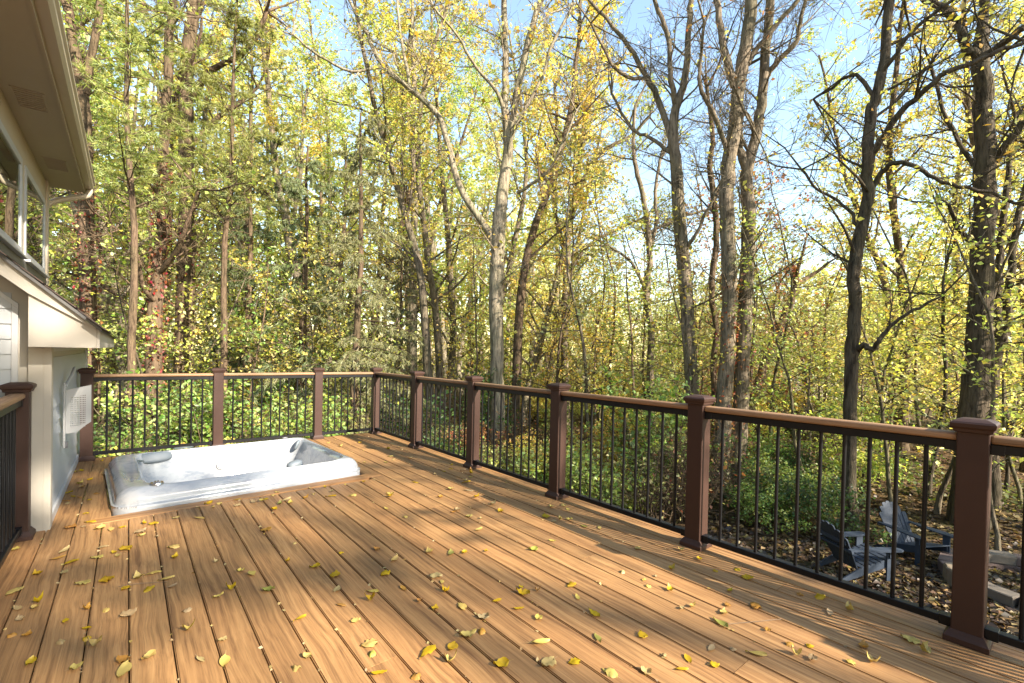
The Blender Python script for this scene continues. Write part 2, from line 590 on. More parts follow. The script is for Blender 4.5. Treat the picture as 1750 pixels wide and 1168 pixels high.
def jet(name, loc, r, rot):
    bm = bmesh.new()
    bmesh.ops.create_cone(bm, cap_ends=True, segments=24, radius1=r, radius2=r*.88, depth=.014)
    j = bm_obj(name, bm, M_CHROME if name == 'drain_jet' else M_GREY, tub)
    j.location = loc
    j.rotation_euler = rot
    bm = bmesh.new()
    bmesh.ops.create_cone(bm, cap_ends=True, segments=20, radius1=r*.68, radius2=r*.5, depth=.014)
    c = bm_obj('nozzle', bm, M_GREY, j)
    c.location = (0, 0, .005)
    for a in range(3):
        s = box_obj('vane', M_CHROME, j, -r*.5, r*.5, -.003, .003, .010, .016)
        s.rotation_euler.z = a*math.pi/3
    return j
def on_wall(x, y, r, name):
    e = .01
    f = lambda a, b: float(tub_z(np.array([a]), np.array([b]))[0])
    z = f(x, y)
    nrm = Vector((-(f(x+e, y)-z)/e, -(f(x, y+e)-z)/e, 1)).normalized()
    return jet(name, Vector((x, y, z))+nrm*.005, r, nrm.to_track_quat('Z', 'Y').to_euler())
def tub_hit(px, py):
    inv = Matrix.Rotation(-TUB_ROT, 3, 'Z')
    d = ray(px, py)
    for t in np.linspace(3.5, 8, 1800):
        q = inv @ (cC+d*float(t)-TUB_C)
        if rr_dist(np.array([q.x]), np.array([q.y]), TL/2, TW/2, .17)[0] < 0 and float(tub_z(np.array([q.x]), np.array([q.y]))[0]) > q.z: return q.x, q.y
on_wall(*tub_hit(377, 797), .046, 'jet')
on_wall(*tub_hit(268, 827), .050, 'drain_jet')
# chrome waterfall grille in the lounge
gr = blob('grille_hood', M_PILLOW, tub, (.58, .02, TH-.17), (.085, .06, .04), (0, R(-12), R(12)), 2.6)
for k in range(4):
    bm = bmesh.new()
    box(bm, -.009, .009, -.006, .006, -.09, 0, .003)
    s = bm_obj('grille_bar', bm, M_CHROME, gr)
    s.location = (-.055+k*.036, -.052, -.012)
bm = bmesh.new()
box(bm, -.078, .078, -.004, .004, -.10, 0)
s = bm_obj('grille_back', bm, M_GREY, gr)
s.location = (0, -.025, -.01)

# ------------------------------------------------------------------ railings
PW, PH = .108, 1.02
def ring_profile(bm, prof, cap=True):
    """square lathe: prof = [(half width, z)...]"""
    rows = []
    for (h, z) in prof:
        rows.append([bm.verts.new((sx*h, sy*h, z)) for sx, sy in ((-1, -1), (1, -1), (1, 1), (-1, 1))])
    for a, b in zip(rows[:-1], rows[1:]):
        for k in range(4):
            bm.faces.new((a[k], a[(k+1) % 4], b[(k+1) % 4], b[k]))
    bm.faces.new(rows[0][::-1])
    bm.faces.new(rows[-1])
def mesh_of(name, bm, mat):
    me = bpy.data.meshes.new(name)
    bm.normal_update()
    bm.to_mesh(me)
    bm.free()
    me.materials.append(mat)
    return me
bm = bmesh.new()
box(bm, -PW/2, PW/2, -PW/2, PW/2, 0.003, PH-.045, .005, 2)
ME_POST = mesh_of('post', bm, M_POST)
bm = bmesh.new()
ring_profile(bm, [(PW/2+.002, PH-.062), (PW/2+.010, PH-.058), (PW/2+.012, PH-.046), (PW/2+.020, PH-.036), (PW/2+.022, PH-.020),
                  (PW/2+.016, PH-.012), (PW/2+.004, PH-.006), (PW/2-.012, PH)])
ME_CAP = mesh_of('post_cap', bm, M_POST)
bm = bmesh.new()
ring_profile(bm, [(PW/2+.022, .002), (PW/2+.022, .026), (PW/2+.012, .040), (PW/2+.006, .050), (PW/2+.002, .056)])
ME_SKIRT = mesh_of('post_skirt', bm, M_POST)
RAIL_TOP = .952
bm = bmesh.new()
bmesh.ops.create_cone(bm, cap_ends=False, segments=8, radius1=.0098, radius2=.0098, depth=1)
ME_BAL = mesh_of('baluster', bm, M_BLACK)
ME_BAL.shade_smooth()
def rail_post(parent, x, y):
    p = link('post', ME_POST, parent)
    p.location = (x, y, 0)
    for nm, me in (('post_cap', ME_CAP), ('post_skirt', ME_SKIRT)):
        c = link(nm, me, p)
    return p
def span(parent, a, b, n, matt):
    """handrail, top rail, bottom rail and balusters between two posts (axis-aligned)"""
    ax = 0 if abs(a[0]-b[0]) > abs(a[1]-b[1]) else 1
    lo, hi = sorted((a[ax], b[ax]))
    lo += PW/2; hi -= PW/2
    c = a[1-ax]
    def rail(name, mat, w, z0, z1, bev, e=0.0):
        if ax == 0: o = box_obj(name, mat, parent, lo+e, hi-e, c-w/2, c+w/2, z0, z1, bev, 3 if bev > .004 else 1)
        else: o = box_obj(name, mat, parent, c-w/2, c+w/2, lo+e, hi-e, z0, z1, bev, 3 if bev > .004 else 1)
        return o
    rail('handrail', matt, .076, RAIL_TOP-.036, RAIL_TOP, .012, -.002)
    rail('top_rail', M_BLACK, .048, RAIL_TOP-.078, RAIL_TOP-.037, .003)
    rail('bottom_rail', M_BLACK, .044, .052, .088, .003)
    for e in (lo, hi):
        s = 1 if e == lo else -1
        for z0, z1 in ((RAIL_TOP-.084, RAIL_TOP-.038), (.047, .093)):
            p0, p1 = sorted((e, e+s*.045))
            if ax == 0: box_obj('bracket', M_BLACK, parent, p0, p1, c-.027, c+.027, z0, z1, .002)
            else: box_obj('bracket', M_BLACK, parent, c-.027, c+.027, p0, p1, z0, z1, .002)
    for k in range(n):
        t = lo + (hi-lo)*(k+1)/(n+1)
        o = link('baluster', ME_BAL, parent)
        o.location = (t, c, (.086+RAIL_TOP-.076)/2) if ax == 0 else (c, t, (.086+RAIL_TOP-.076)/2)
        o.scale = (1, 1, RAIL_TOP-.076-.086)
RX, RY0, RS = 2.984, .309, 1.33
BY = RY0+5*RS
side = tag(empty('deck_railing', (0, 0, 0)), 'long side railing with brown posts, tan handrail and black balusters facing the yard', 'railing')
ypos = [RY0+k*RS for k in range(-2, 6)]
for y in ypos: rail_post(side, RX, y)
for a, b in zip(ypos[:-1], ypos[1:]): span(side, (RX, a), (RX, b), 10, M_RAIL)
back = tag(empty('deck_railing', (0, 0, 0)), 'back railing of three bays behind the hot tub', 'railing')
xpos = [-.341, .893, 2.116, RX]
for x in xpos[:-1]: rail_post(back, x, BY)
for (a, b), n in zip(zip(xpos[:-1], xpos[1:]), (9, 9, 7)): span(back, (a, BY), (b, BY), n, M_RAILX)
left = tag(empty('deck_railing', (0, 0, 0)), 'short railing at the left edge ending in a post beside the house corner', 'railing')
lpos = [4.369-1.33*k for k in range(4)]
for y in lpos: rail_post(left, -.543, y)
for a, b in zip(lpos[:-1], lpos[1:]): span(left, (-.543, a), (-.543, b), 10, M_RAIL)

# ------------------------------------------------------------------ house
house = tag(empty('house', (-.8, 4.5, GZ)), 'tan and white house with upper windows, gutter and a lean-to against the deck', 'house')
HO = Vector(house.location)
class HP:
    """collect house shapes in world coordinates, then hang them under the house"""
    pass
def hput(o, parent=house):
    o.location = Vector(o.location) - (HO if parent is house else Vector((0, 0, 0)))
    return o
def hbox(name, mat, x0, x1, y0, y1, z0, z1, bev=0.0):
    return hput(box_obj(name, mat, house, x0, x1, y0, y1, z0, z1, bev))
XW, YE, SOF = -.80, 8.30, 3.30
# upper wall as pieces round two window openings
WZ0, WZ1 = 2.16, 2.99
wins = [(4.75, 6.44), (6.72, 8.06)]
TH_W = .15
hbox('wall', M_TRIM, XW-TH_W, XW, -4, YE, GZ-.2, WZ0)
hbox('wall', M_TRIM, XW-TH_W, XW, -4, YE, WZ1, SOF+.1)
prev = -4
for (a, b) in wins+[(YE, None)]:
    hbox('wall', M_TRIM, XW-TH_W, XW, prev, a, WZ0+.0005, WZ1-.0005)
    prev = b
hbox('end_wall', M_TRIM, -7.5, XW-TH_W-.001, YE-.15, YE, GZ-.2, SOF+.1)
hbox('end_wall', M_TRIM, -7.5, XW-TH_W-.001, -4, -3.85, GZ-.2, SOF+.1)
hbox('back_wall', M_TRIM, -7.65, -7.501, -4, YE, GZ-.2, SOF+.1)
hbox('dark_room_backing', M_DARK, XW-.75, XW-.72, 3.5, YE-.16, WZ0-.5, SOF)  # dark sheet, its colour stands in for the unlit room behind the blinds
hbox('corner_board', M_TRIM, XW+.001, XW+.022, YE-.10, YE+.02, 1.9, SOF)
for (a, b) in wins:
    bm = bmesh.new()
    for (y0, y1, z0, z1) in ((a-.045, a+.025, WZ0-.05, WZ1+.045), (b-.025, b+.045, WZ0-.05, WZ1+.045), (a+.025, b-.025, WZ1-.025, WZ1+.045), (a+.025, b-.025, WZ0-.05, WZ0+.03)):
        box(bm, XW-.035, XW+.012, y0, y1, z0, z1, .003)
    wf = hput(bm_obj('window', bm, M_WHITE, house))
    wf.name = 'window'
    bm = bmesh.new()
    box(bm, XW-.004, XW+.002, a+.024, b-.024, WZ0+.029, WZ1-.024)
    pane = bm_obj('pane', bm, M_GLASS, wf)
    n = int((b-a)/.085)
    bm = bmesh.new()
    box(bm, -.002, .002, -.042, .042, WZ0+.045, WZ1-.04)
    me = mesh_of('blind_slat', bm, M_BLIND)
    for k in range(n):
        s = link('blind_slat', me, wf)
        s.location = (XW-.11, a+.06+k*.085, 0)
        s.rotation_euler.z = R(38)
    hbox('window_sill', M_WHITE, XW, XW+.05, a-.06, b+.06, WZ0-.075, WZ0-.051, .004)
# eave: soffit, fascia, gutter, downspout, main roof
EX = -.475
hbox('soffit', M_SOFFIT, XW+.001, EX, -4.2, YE+.20, SOF, SOF+.018)
for y in (1.2, 3.4, 5.6, 7.4):
    bm = bmesh.new()
    box(bm, -.10, .10, -.20, .20, -.006, -.0005)
    v = hput(bm_obj('soffit_vent', bm, M_SOFFIT, house))
    v.location = Vector(((XW+EX)/2, y, SOF))-HO
    for k in range(9):
        box_obj('vent_louver', M_SOFFIT, v, -.085, .085, -.18+k*.044, -.165+k*.044, -.013, -.0062)
hbox('fascia_board', M_SOFFIT, EX+.001, EX+.022, -4.2, YE+.22, SOF-.015, SOF+.20)
bm = bmesh.new()
gx0, gz0 = EX+.023, SOF+.03
prism(bm, [(gx0, gz0), (gx0+.065, gz0), (gx0+.085, gz0+.035), (gx0+.085, gz0+.075), (gx0+.10, gz0+.095), (gx0+.10, gz0+.12), (gx0+.09, gz0+.12), (gx0+.09, gz0+.10), (gx0+.075, gz0+.08), (gx0+.075, gz0+.04), (gx0+.06, gz0+.01), (gx0, gz0+.01)], 'y', -4.2, YE+.22)
hput(bm_obj('gutter', bm, M_GUTTER, house))
bm = bmesh.new()
prism(bm, [(gx0, gz0), (gx0+.065, gz0), (gx0+.085, gz0+.035), (gx0+.085, gz0+.075), (gx0+.10, gz0+.095), (gx0+.10, gz0+.12), (gx0, gz0+.12)], 'y', YE+.2205, YE+.226)
hput(bm_obj('gutter_end_cap', bm, M_GUTTER, house))
def tube_bm(bm, pts, rads, n=8):
    rows = []
    for i, p in enumerate(pts):
        p = Vector(p)
        d = (Vector(pts[min(i+1, len(pts)-1)])-Vector(pts[max(i-1, 0)])).normalized()
        u = d.orthogonal().normalized() if i == 0 else (u - d*u.dot(d)).normalized()
        w = d.cross(u)
        rows.append([bm.verts.new(p+(u*math.cos(2*math.pi*k/n)+w*math.sin(2*math.pi*k/n))*rads[i]) for k in range(n)])
    for a, b in zip(rows[:-1], rows[1:]):
        for k in range(n): bm.faces.new((a[k], a[(k+1) % n], b[(k+1) % n], b[k]))
    bm.faces.new(rows[0][::-1]); bm.faces.new(rows[-1])
bm = bmesh.new()
dy = YE+.12
tube_bm(bm, [(gx0+.045, dy, gz0+.01), (gx0+.045, dy, gz0-.03), (gx0+.03, dy, gz0-.075), (gx0-.01, dy, gz0-.10), (XW+.10, dy, gz0-.20), (XW+.02, dy-.02, gz0-.26), (XW-.02, dy-.05, gz0-.34), (XW-.03, dy-.05, -1.7)], [.036]*8, 10)
hput(bm_obj('downspout', bm, M_GUTTER, house, True))
bm = bmesh.new()
prism(bm, [(EX+.08, SOF+.17), (-4.2, SOF+2.5), (-8.0, SOF+.17), (-8.0, SOF+.205), (-4.2, SOF+2.54), (EX+.08, SOF+.205)], 'y', -4.3, YE+.24)
hput(bm_obj('roof', bm, M_SHINGLE, house))
for y0, y1 in ((-4.0, -3.86), (YE-.14, YE)):
    bm = bmesh.new()
    prism(bm, [(XW, SOF+.11), (-4.2, SOF+2.44), (-7.6, SOF+.11)], 'y', y0, y1)
    hput(bm_obj('gable', bm, M_TRIM, house))
# lean-to against the deck
LE = 8.42
hbox('corner_board', M_CREAM, WALLX-.075, WALLX+.004, WALLY-.028, WALLY-.001, -.02, 1.25, .003)
hbox('corner_board', M_CREAM, WALLX+.0005, WALLX+.040, WALLY-.028, WALLY+.075, -.02, 1.25, .003)
roofz = lambda x: 1.394+.93*(-.144-x)
bm = bmesh.new()
prism(bm, [(WALLX-.001, -1.95), (WALLX-.001, roofz(WALLX)-.13), (XW+.001, roofz(XW)-.13), (XW+.001, -1.95)], 'y', WALLY, LE)
hput(bm_obj('lean_to', bm, M_CREAM, house))
# sloped trim and siding panel on the end that faces the viewer
bm = bmesh.new()
prism(bm, [(-.592, -.3), (-.562, -.3), (-.562, 1.50), (-.592, 1.53)], 'y', WALLY-.02, WALLY-.0005)
prism(bm, [(-.592, 1.531), (-.562, 1.501), (-.562, 1.535), (-.795, 1.75), (-.795, 1.715)], 'y', WALLY-.02, WALLY-.0005)
hput(bm_obj('trim_frame', bm, M_WHITE, house))
for k in range(20):
    z0 = -.30+k*.10
    bm = bmesh.new()
    z1 = min(z0+.105, 1.70)
    xr = -.594
    if z0 > 1.50: xr = -.594-(z0-1.44)/.93
    if xr < -.74: break
    prism(bm, [(WALLY-.001, z0), (WALLY-.017, z0), (WALLY-.006, z1), (WALLY-.001, z1)], 'x', XW+.003, xr)
    hput(bm_obj('siding_board', bm, M_SIDING, house))
# lap siding of the long wall, exposed about 11 cm
k = 0
z0 = .075
while z0 < 1.16:
    bm = bmesh.new()
    z1 = min(z0+.128, 1.215)
    prism(bm, [(WALLX, z0), (WALLX+.024, z0), (WALLX+.006, z1), (WALLX, z1)], 'y', WALLY+.077, LE-.02)
    hput(bm_obj('siding_board', bm, M_SIDING, house))
    z0 += .121
hbox('frieze_board', M_WHITE, WALLX, WALLX+.024, WALLY+.077, LE-.02, 1.217, 1.247, .002)
hbox('skirt_board', M_WHITE, WALLX, WALLX+.038, WALLY+.077, LE, .004, .073, .003)
hbox('corner_board', M_WHITE, WALLX, WALLX+.03, LE-.019, LE+.04, .08, 1.247, .003)
# boxed eave, rake board, shingled roof
RY = 4.27
EO = -.165
bm = bmesh.new()
prism(bm, [(-.49, 1.252), (EO, 1.252), (EO, roofz(EO)-.03), (-.49, roofz(-.49)-.12)], 'y', RY, RY+.02)
hput(bm_obj('eave_return', bm, M_CREAM, house))
hbox('eave_soffit', M_CREAM, -.489, EO-.001, RY+.021, LE+.28, 1.252, 1.264)
hbox('eave_fascia', M_CREAM, EO, EO+.018, RY, LE+.29, 1.250, roofz(EO)-.032, .002)
bm = bmesh.new()
prism(bm, [(-.488, roofz(-.488)-.125), (EO-.0, roofz(EO)-.125+.09), (EO, roofz(EO)-.028), (XW, roofz(XW)-.028), (XW, roofz(XW)-.145)], 'y', RY-.022, RY-.001)
hput(bm_obj('rake_board', bm, M_CREAM, house))
bm = bmesh.new()
prism(bm, [(EO+.03, roofz(EO+.03)-.027), (EO+.03, roofz(EO+.03)-.004), (XW, roofz(XW)-.004), (XW, roofz(XW)-.027)], 'y', RY-.05, LE+.32)
rf = hput(bm_obj('lean_to_roof', bm, M_DRIP, house))
ang = math.atan(.93)
bm = bmesh.new()
box(bm, -.006, .125, 0, .298, 0, .007)
for v in bm.verts:
    if v.co.x < 0: v.co.z += .004
ME_SH = mesh_of('shingle', bm, M_SHINGLE)
srng = random.Random(5)
slope = math.hypot(1, .93)
row_n = 7
for r_ in range(row_n):
    for c_ in range(15):
        s = link('shingle', ME_SH, rf)
        t = r_*.105/slope
        x = EO+.045 - t
        s.location = (x, RY-.06+c_*.3 + (.15 if r_ % 2 else 0)-.05*(r_ % 3 == 0), roofz(x)-.003+srng.uniform(0, .004)+.002*r_/7)
        s.rotation_euler = (0, ang-math.pi, 0)
        s.scale = (1, 1, -1)
hbox('flashing', M_DRIP, XW+.001, XW+.012, RY, YE, roofz(XW)-.02, roofz(XW)+.09)

# white perforated bracket panel on the siding
pan = tag(empty('wall_bracket', (WALLX+.036, 5.30, .44)), 'white perforated metal bracket panel folded out from the siding', 'bracket')
bm = bmesh.new()
box(bm, 0, .014, -.016, .016, -.02, .515, .003)
bm_obj('mounting_bar', bm, M_WHITE, pan)
PWD = .168
bm = bmesh.new()
cols, rows = 10, 15
hx0, hx1, hz0, hz1 = .040, .135, .150, .395
# sheet with a real grid of square holes
prism(bm, [(.015, .10), (hx0, .10), (hx0, .463), (.015, .456)], 'y', -.003, .003)
prism(bm, [(hx1, .158), (PWD, .183), (PWD, .496), (hx1, .488)], 'y', -.003, .003)
prism(bm, [(hx0, hz1), (hx1, hz1+.02), (hx1, .488), (hx0, .463)], 'y', -.003, .003)
prism(bm, [(hx0, .10), (.085, .105), (hx1, .158), (hx1, hz0+.02), (hx0, hz0)], 'y', -.003, .003)
px_, pz_ = (hx1-hx0)/cols, (hz1-hz0+.02)/rows
for k in range(cols):
    x = hx0+k*px_
    box(bm, x, x+px_*.45, -.0027, .0027, hz0, hz1+.02)
for k in range(rows+1):
    z = hz0+k*pz_
    box(bm, hx0, hx1, -.0024, .0024, z, z+pz_*.45)
bm_obj('perforated_panel', bm, M_WHITE, pan)
bm = bmesh.new()
prism(bm, [(PWD, .183), (PWD+.003, .183), (PWD+.003, .496), (PWD, .496)], 'y', -.003, .03)
bm_obj('panel_flange', bm, M_WHITE, pan)
bm = bmesh.new()
tube_bm(bm, [(.012, .0, .49), (.03, .28, .56), (.03, .56, .62)], [.012, .012, .012], 8)
bm_obj('support_arm', bm, M_WHITE, pan)
bm = bmesh.new()
box(bm, 0, .03, -.01, .03, -.02, .03, .004)
bm_obj('clamp', bm, M_GREY, pan)

# ------------------------------------------------------------------ yard furniture
def make_chair():
    """Adirondack chair, faces +x, origin on the ground under the seat"""
    root = empty('adirondack_chair')
    def part(name, fn):
        bm = bmesh.new()
        fn(bm)
        return bm_obj(name, bm, M_CHAIR, root)
    for s in (-1, 1):
        # long sloping side stringer that ends as the rear leg
        part('side_stringer', lambda bm: prism(bm, [(.36, .36), (.36, .26), (-.50, .0), (-.62, .0), (-.20, .22)], 'y', s*.27-.012, s*.27+.012))
        part('front_leg', lambda bm: box(bm, .26, .38, s*.296-.013, s*.296+.013, 0, .53, .003))
        part('arm_bracket', lambda bm: prism(bm, [(.29, .40), (.35, .40), (.35, .528), (.27, .528)], 'y', s*.322-.011, s*.322+.011))
        def arm(bm):
            pts = [(-.42, s*.29), (-.42, s*.36), (-.1, s*.39), (.25, s*.42), (.40, s*.42), (.46, s*.39), (.47, s*.33), (.42, s*.27), (.2, s*.25), (-.1, s*.25)]
            if s < 0: pts = pts[::-1]
            prism(bm, pts, 'z', .531, .553)
        part('arm', arm)
    part('arm_rail', lambda bm: box(bm, -.42, -.385, -.37, .37, .495, .530, .003))
    for k in range(7):
        x = .37-k*.083
        z = .375-.30*(.36-x)*.95
        bm = bmesh.new()
        box(bm, -.036, .036, -.285, .285, -.010, .010, .004)
        o = bm_obj('seat_slat', bm, M_CHAIR, root)
        o.location = (x, 0, z)
        o.rotation_euler.y = R(-15)
    n = 7
    for k in range(n):
        t = (k-(n-1)/2)/((n-1)/2)
        Lb = .80-.20*t*t
        bm = bmesh.new()
        w0, w1 = .030, .046
        top = [(w1*math.cos(a), Lb-.03+.03*math.sin(a)) for a in (0, math.pi/4, math.pi/2, 3*math.pi/4, math.pi)]
        pts = [(-w0, 0), (w0, 0)]+top
        v = prism(bm, pts, 'x', -.009, .009)
        o = bm_obj('back_slat', bm, M_CHAIR, root)
        o.location = (-.185-.02*(1-t*t), t*.205, .19)
        o.rotation_euler = (R(-5.5*t), R(-27), 0)
    part('back_rail', lambda bm: box(bm, -.455, -.43, -.27, .27, .60, .66, .003))
    return root
pit_c = onz(1785, 1010, GZ+.1)
pit_c = Vector((pit_c.x, pit_c.y, GZ))
proto = make_chair()
tag(proto, 'slate blue wooden lawn chair farther from the deck, facing the stone fire pit', 'chair', 'lawn chairs by the fire pit')
chair2 = copy_tree(proto)
chair2['label'] = 'slate blue wooden lawn chair nearer the deck, fallen leaf on its seat slats'
for c, (px, py), da in ((proto, (1562, 958), -.45), (chair2, (1462, 996), .25)):
    p = onz(px, py, GZ)
    c.location = (p.x, p.y, ground_z(p.x, p.y)+.005)
    d = pit_c-p
    c.rotation_euler.z = math.atan2(d.y, d.x)+da
    c.scale = (.86, .86, .86)

pit = tag(empty('fire_pit', (pit_c.x, pit_c.y, GZ)), 'low ring of grey and reddish blocks by the lawn chairs, behind the near railing post', 'fire pit')
pr = .95
def block_mesh(mat, seed, w):
    rg = random.Random(seed)
    bm = bmesh.new()
    box(bm, -.12, .12, -w/2, w/2, 0, .135, .014, 2)
    for v in bm.verts: v.co += Vector((rg.uniform(-.006, .006), rg.uniform(-.006, .006), rg.uniform(-.005, .005)))
    return mesh_of('block', bm, mat)
nb = 17
wb = 2*math.pi*pr/nb*.985
blk = [block_mesh(M_STONE, 1, wb), block_mesh(M_STONE, 2, wb), block_mesh(M_REDSTONE, 3, wb), block_mesh(M_REDSTONE, 4, wb)]
for cse in range(2):
    for k in range(nb):
        a = 2*math.pi*(k+.5*cse)/nb
        o = link('block', blk[(k*3+cse*2+(k//4)) % 4], pit)
        o.location = (pr*math.cos(a), pr*math.sin(a), -.03+cse*.139)
        o.rotation_euler = (0, 0, a+random.uniform(-.03, .03))
stump_p = onz(1648, 1012, GZ)
bm = bmesh.new()
nseg = 14
srg = random.Random(9)
rad = [.23*(1+srg.uniform(-.10, .10)) for _ in range(nseg)]
rows = []
for (z, f) in ((-.05, 1.08), (.10, 1.0), (.30, .97), (.325, .90)):
    rows.append([bm.verts.new((rad[k]*f*math.cos(2*math.pi*k/nseg), rad[k]*f*math.sin(2*math.pi*k/nseg), z+srg.uniform(-.008, .008))) for k in range(nseg)])
for a, b in zip(rows[:-1], rows[1:]):
    for k in range(nseg): bm.faces.new((a[k], a[(k+1) % nseg], b[(k+1) % nseg], b[k]))
bm.faces.new(rows[-1])
stump = bm_obj('log_stump', bm, mat_plain('weathered cut log', (.17, .13, .085), .9, .35, 18, .5))
stump.location = (stump_p.x, stump_p.y, GZ)
tag(stump, 'pale cut log section standing at the near end of the fire pit ring', 'log')

# ------------------------------------------------------------------ vegetation: builders
class Tubes:
    def __init__(s):
        s.V, s.F, s.n = [], [], 0
    def add(s, pts, rad, sides):
        P = np.asarray(pts, float)
        m = len(P)
        D = np.empty_like(P)
        D[1:-1] = P[2:]-P[:-2]
        D[0] = P[1]-P[0]
        D[-1] = P[-1]-P[-2]
        D /= np.linalg.norm(D, axis=1, keepdims=True)+1e-9
        ref = np.array([.31, .17, .93]) if abs(D[0, 2]) < .8 else np.array([1., .2, .1])
        U = np.cross(D, ref)
        U /= np.linalg.norm(U, axis=1, keepdims=True)+1e-9
        W = np.cross(D, U)
        a = np.arange(sides)*2*np.pi/sides
        r = np.asarray(rad)[:, None, None]
        ringv = P[:, None, :] + r*(U[:, None, :]*np.cos(a)[None, :, None] + W[:, None, :]*np.sin(a)[None, :, None])
        s.V.append(ringv.reshape(-1, 3))
        i, k = np.meshgrid(np.arange(m-1), np.arange(sides), indexing='ij')
        k2 = (k+1) % sides
        f = np.stack([i*sides+k, i*sides+k2, (i+1)*sides+k2, (i+1)*sides+k], -1).reshape(-1, 4)
        s.F.append(f+s.n)
        s.n += m*sides
    def mesh(s, name, mat=M_BARK):
        me = mesh_np(name, np.concatenate(s.V), np.concatenate(s.F))
        me.shade_smooth()
        me.materials.append(mat)
        return me
def unit(v): return v/(np.linalg.norm(v)+1e-9)
def tilt(d, ang, az):
    ref = np.array([0, 0, 1.]) if abs(d[2]) < .9 else np.array([1., 0, 0])
    u = unit(np.cross(d, ref))
    w = np.cross(d, u)
    return d*math.cos(ang) + (u*math.cos(az)+w*math.sin(az))*math.sin(ang)
def branch(tb, leaf, p, d, L, r0, lvl, P, rg):
    """one wandering limb with children; collects leaf points on the last levels"""
    n = max(3, int(L/P['seg'][lvl]))
    st = L/n
    pts, ds = [p], [d]
    for i in range(n):
        d = unit(d + rg.normal(0, P['wob'][lvl], 3)*st**.5 + np.array([0, 0, P['up'][lvl]*st]))
        p = p + d*st
        pts.append(p); ds.append(d)
    tip = P['tip'][lvl]
    rad = r0*(1-(1-tip)*np.linspace(0, 1, n+1)**P.get('tp', 1.0))
    if lvl == 0 and P.get('flare'): rad[0] *= 1.45; 
    tb.add(pts, np.maximum(rad, .0035), P['sides'][lvl])
    if lvl < P['max']:
        nc = max(1, int(round(P['nc'][lvl]*(L if P.get('perlen') and lvl > 0 else 1)*rg.uniform(.8, 1.2))))
        az = rg.uniform(0, 6.28)
        ts = np.sort(rg.uniform(P['t0'][lvl], 1.0, nc))
        for t in ts:
            k = min(int(t*n), n-1)
            q = pts[k] + (pts[k+1]-pts[k])*(t*n-k)
            az += 2.4 + rg.normal(0, .5)
            cd = unit(tilt(ds[k], R(rg.uniform(*P['ang'][lvl])), az))
            tt = (t-P['t0'][lvl])/(1-P['t0'][lvl]+1e-6)
            cl = P['len'][lvl]*(1-P['sh'][lvl]*tt)*rg.uniform(.65, 1.15)
            cr = min(rad[k]*.62, P['cr'][lvl]*(cl/P['len'][lvl]))
            branch(tb, leaf, q, cd, cl, cr, lvl+1, P, rg)
    if lvl >= P['leaf_from']:
        m = max(2, int(L*P['lpm']))
        t = rg.uniform(.15, 1.0, m)
        k = np.minimum((t*n).astype(int), n-1)
        A = np.array(pts)
        leaf.append(A[k] + (A[k+1]-A[k])*(t*n-k)[:, None])
def leaf_mesh(name, pts, size, rg, jitter=.12, nmax=None, mat=M_LEAF, aspect=.34, droop=.35, flat=.5):
    pts = np.asarray(pts)
    if nmax and len(pts) > nmax: pts = pts[rg.choice(len(pts), nmax, replace=False)]
    n = len(pts)
    c = pts + rg.normal(0, jitter, (n, 3))
    d = rg.normal(0, 1, (n, 3))
    d[:, 2] = d[:, 2]*flat - droop
    d /= np.linalg.norm(d, axis=1, keepdims=True)
    up = rg.normal(0, .55, (n, 3)) + np.array([0, 0, 1.])
    sd = np.cross(d, up)
    sd /= np.linalg.norm(sd, axis=1, keepdims=True)+1e-9
    nr_ = np.cross(sd, d)
    s = size*rg.uniform(.6, 1.3, (n, 1))
    fold = rg.uniform(-.02, .22, (n, 1))
    b = c - d*s*.5
    t = c + d*s*.5
    l = c - d*s*.08 + sd*s*aspect + nr_*s*fold
    r = c - d*s*.08 - sd*s*aspect + nr_*s*fold
    V = np.stack([b, l, t, r], 1).reshape(-1, 3)
    i = np.arange(n)[:, None]*4
    F = np.concatenate([i+np.array([[0, 2, 1]]), i+np.array([[0, 3, 2]])], 0)
    me = mesh_np(name, V, F)
    me.materials.append(mat)
    return me

def tall_proto(seed, H, clear, nleaf, lsize, spread=3.6, clump=2.3, nc=(30, 6, 3), thr=-.12):
    rg = np.random.default_rng(seed)
    P = dict(seg=[1.0, .55, .4, .3], wob=[.05, .16, .22, .25], up=[.02, .10, .06, .02], tip=[.22, .25, .3, .4], sides=[9, 5, 3, 3], max=3,
             nc=list(nc), t0=[clear, .22, .2], ang=[(35, 72), (30, 60), (30, 60)], len=[spread, 1.5, .7], sh=[.62, .4, .3],
             cr=[.075, .022, .009], leaf_from=2, lpm=24, flare=True)
    tb, lf = Tubes(), []
    branch(tb, lf, np.array([0, 0, -.3]), unit(np.array([rg.normal(0, .03), rg.normal(0, .03), 1.])), H, .21, 0, P, rg)
    L_ = np.concatenate(lf)
    if clump:      # foliage left only in separate masses
        q = L_*clump
        L_ = L_[np.sin(q[:, 0]*1.3+seed)*np.sin(q[:, 1]*1.1+2)+.8*np.sin(q[:, 2]*1.7+seed*.3)*np.cos(q[:, 0]*.7) > thr]
    return tb.mesh('trunk'), leaf_mesh('crown', L_, lsize, rg, .075, nleaf)
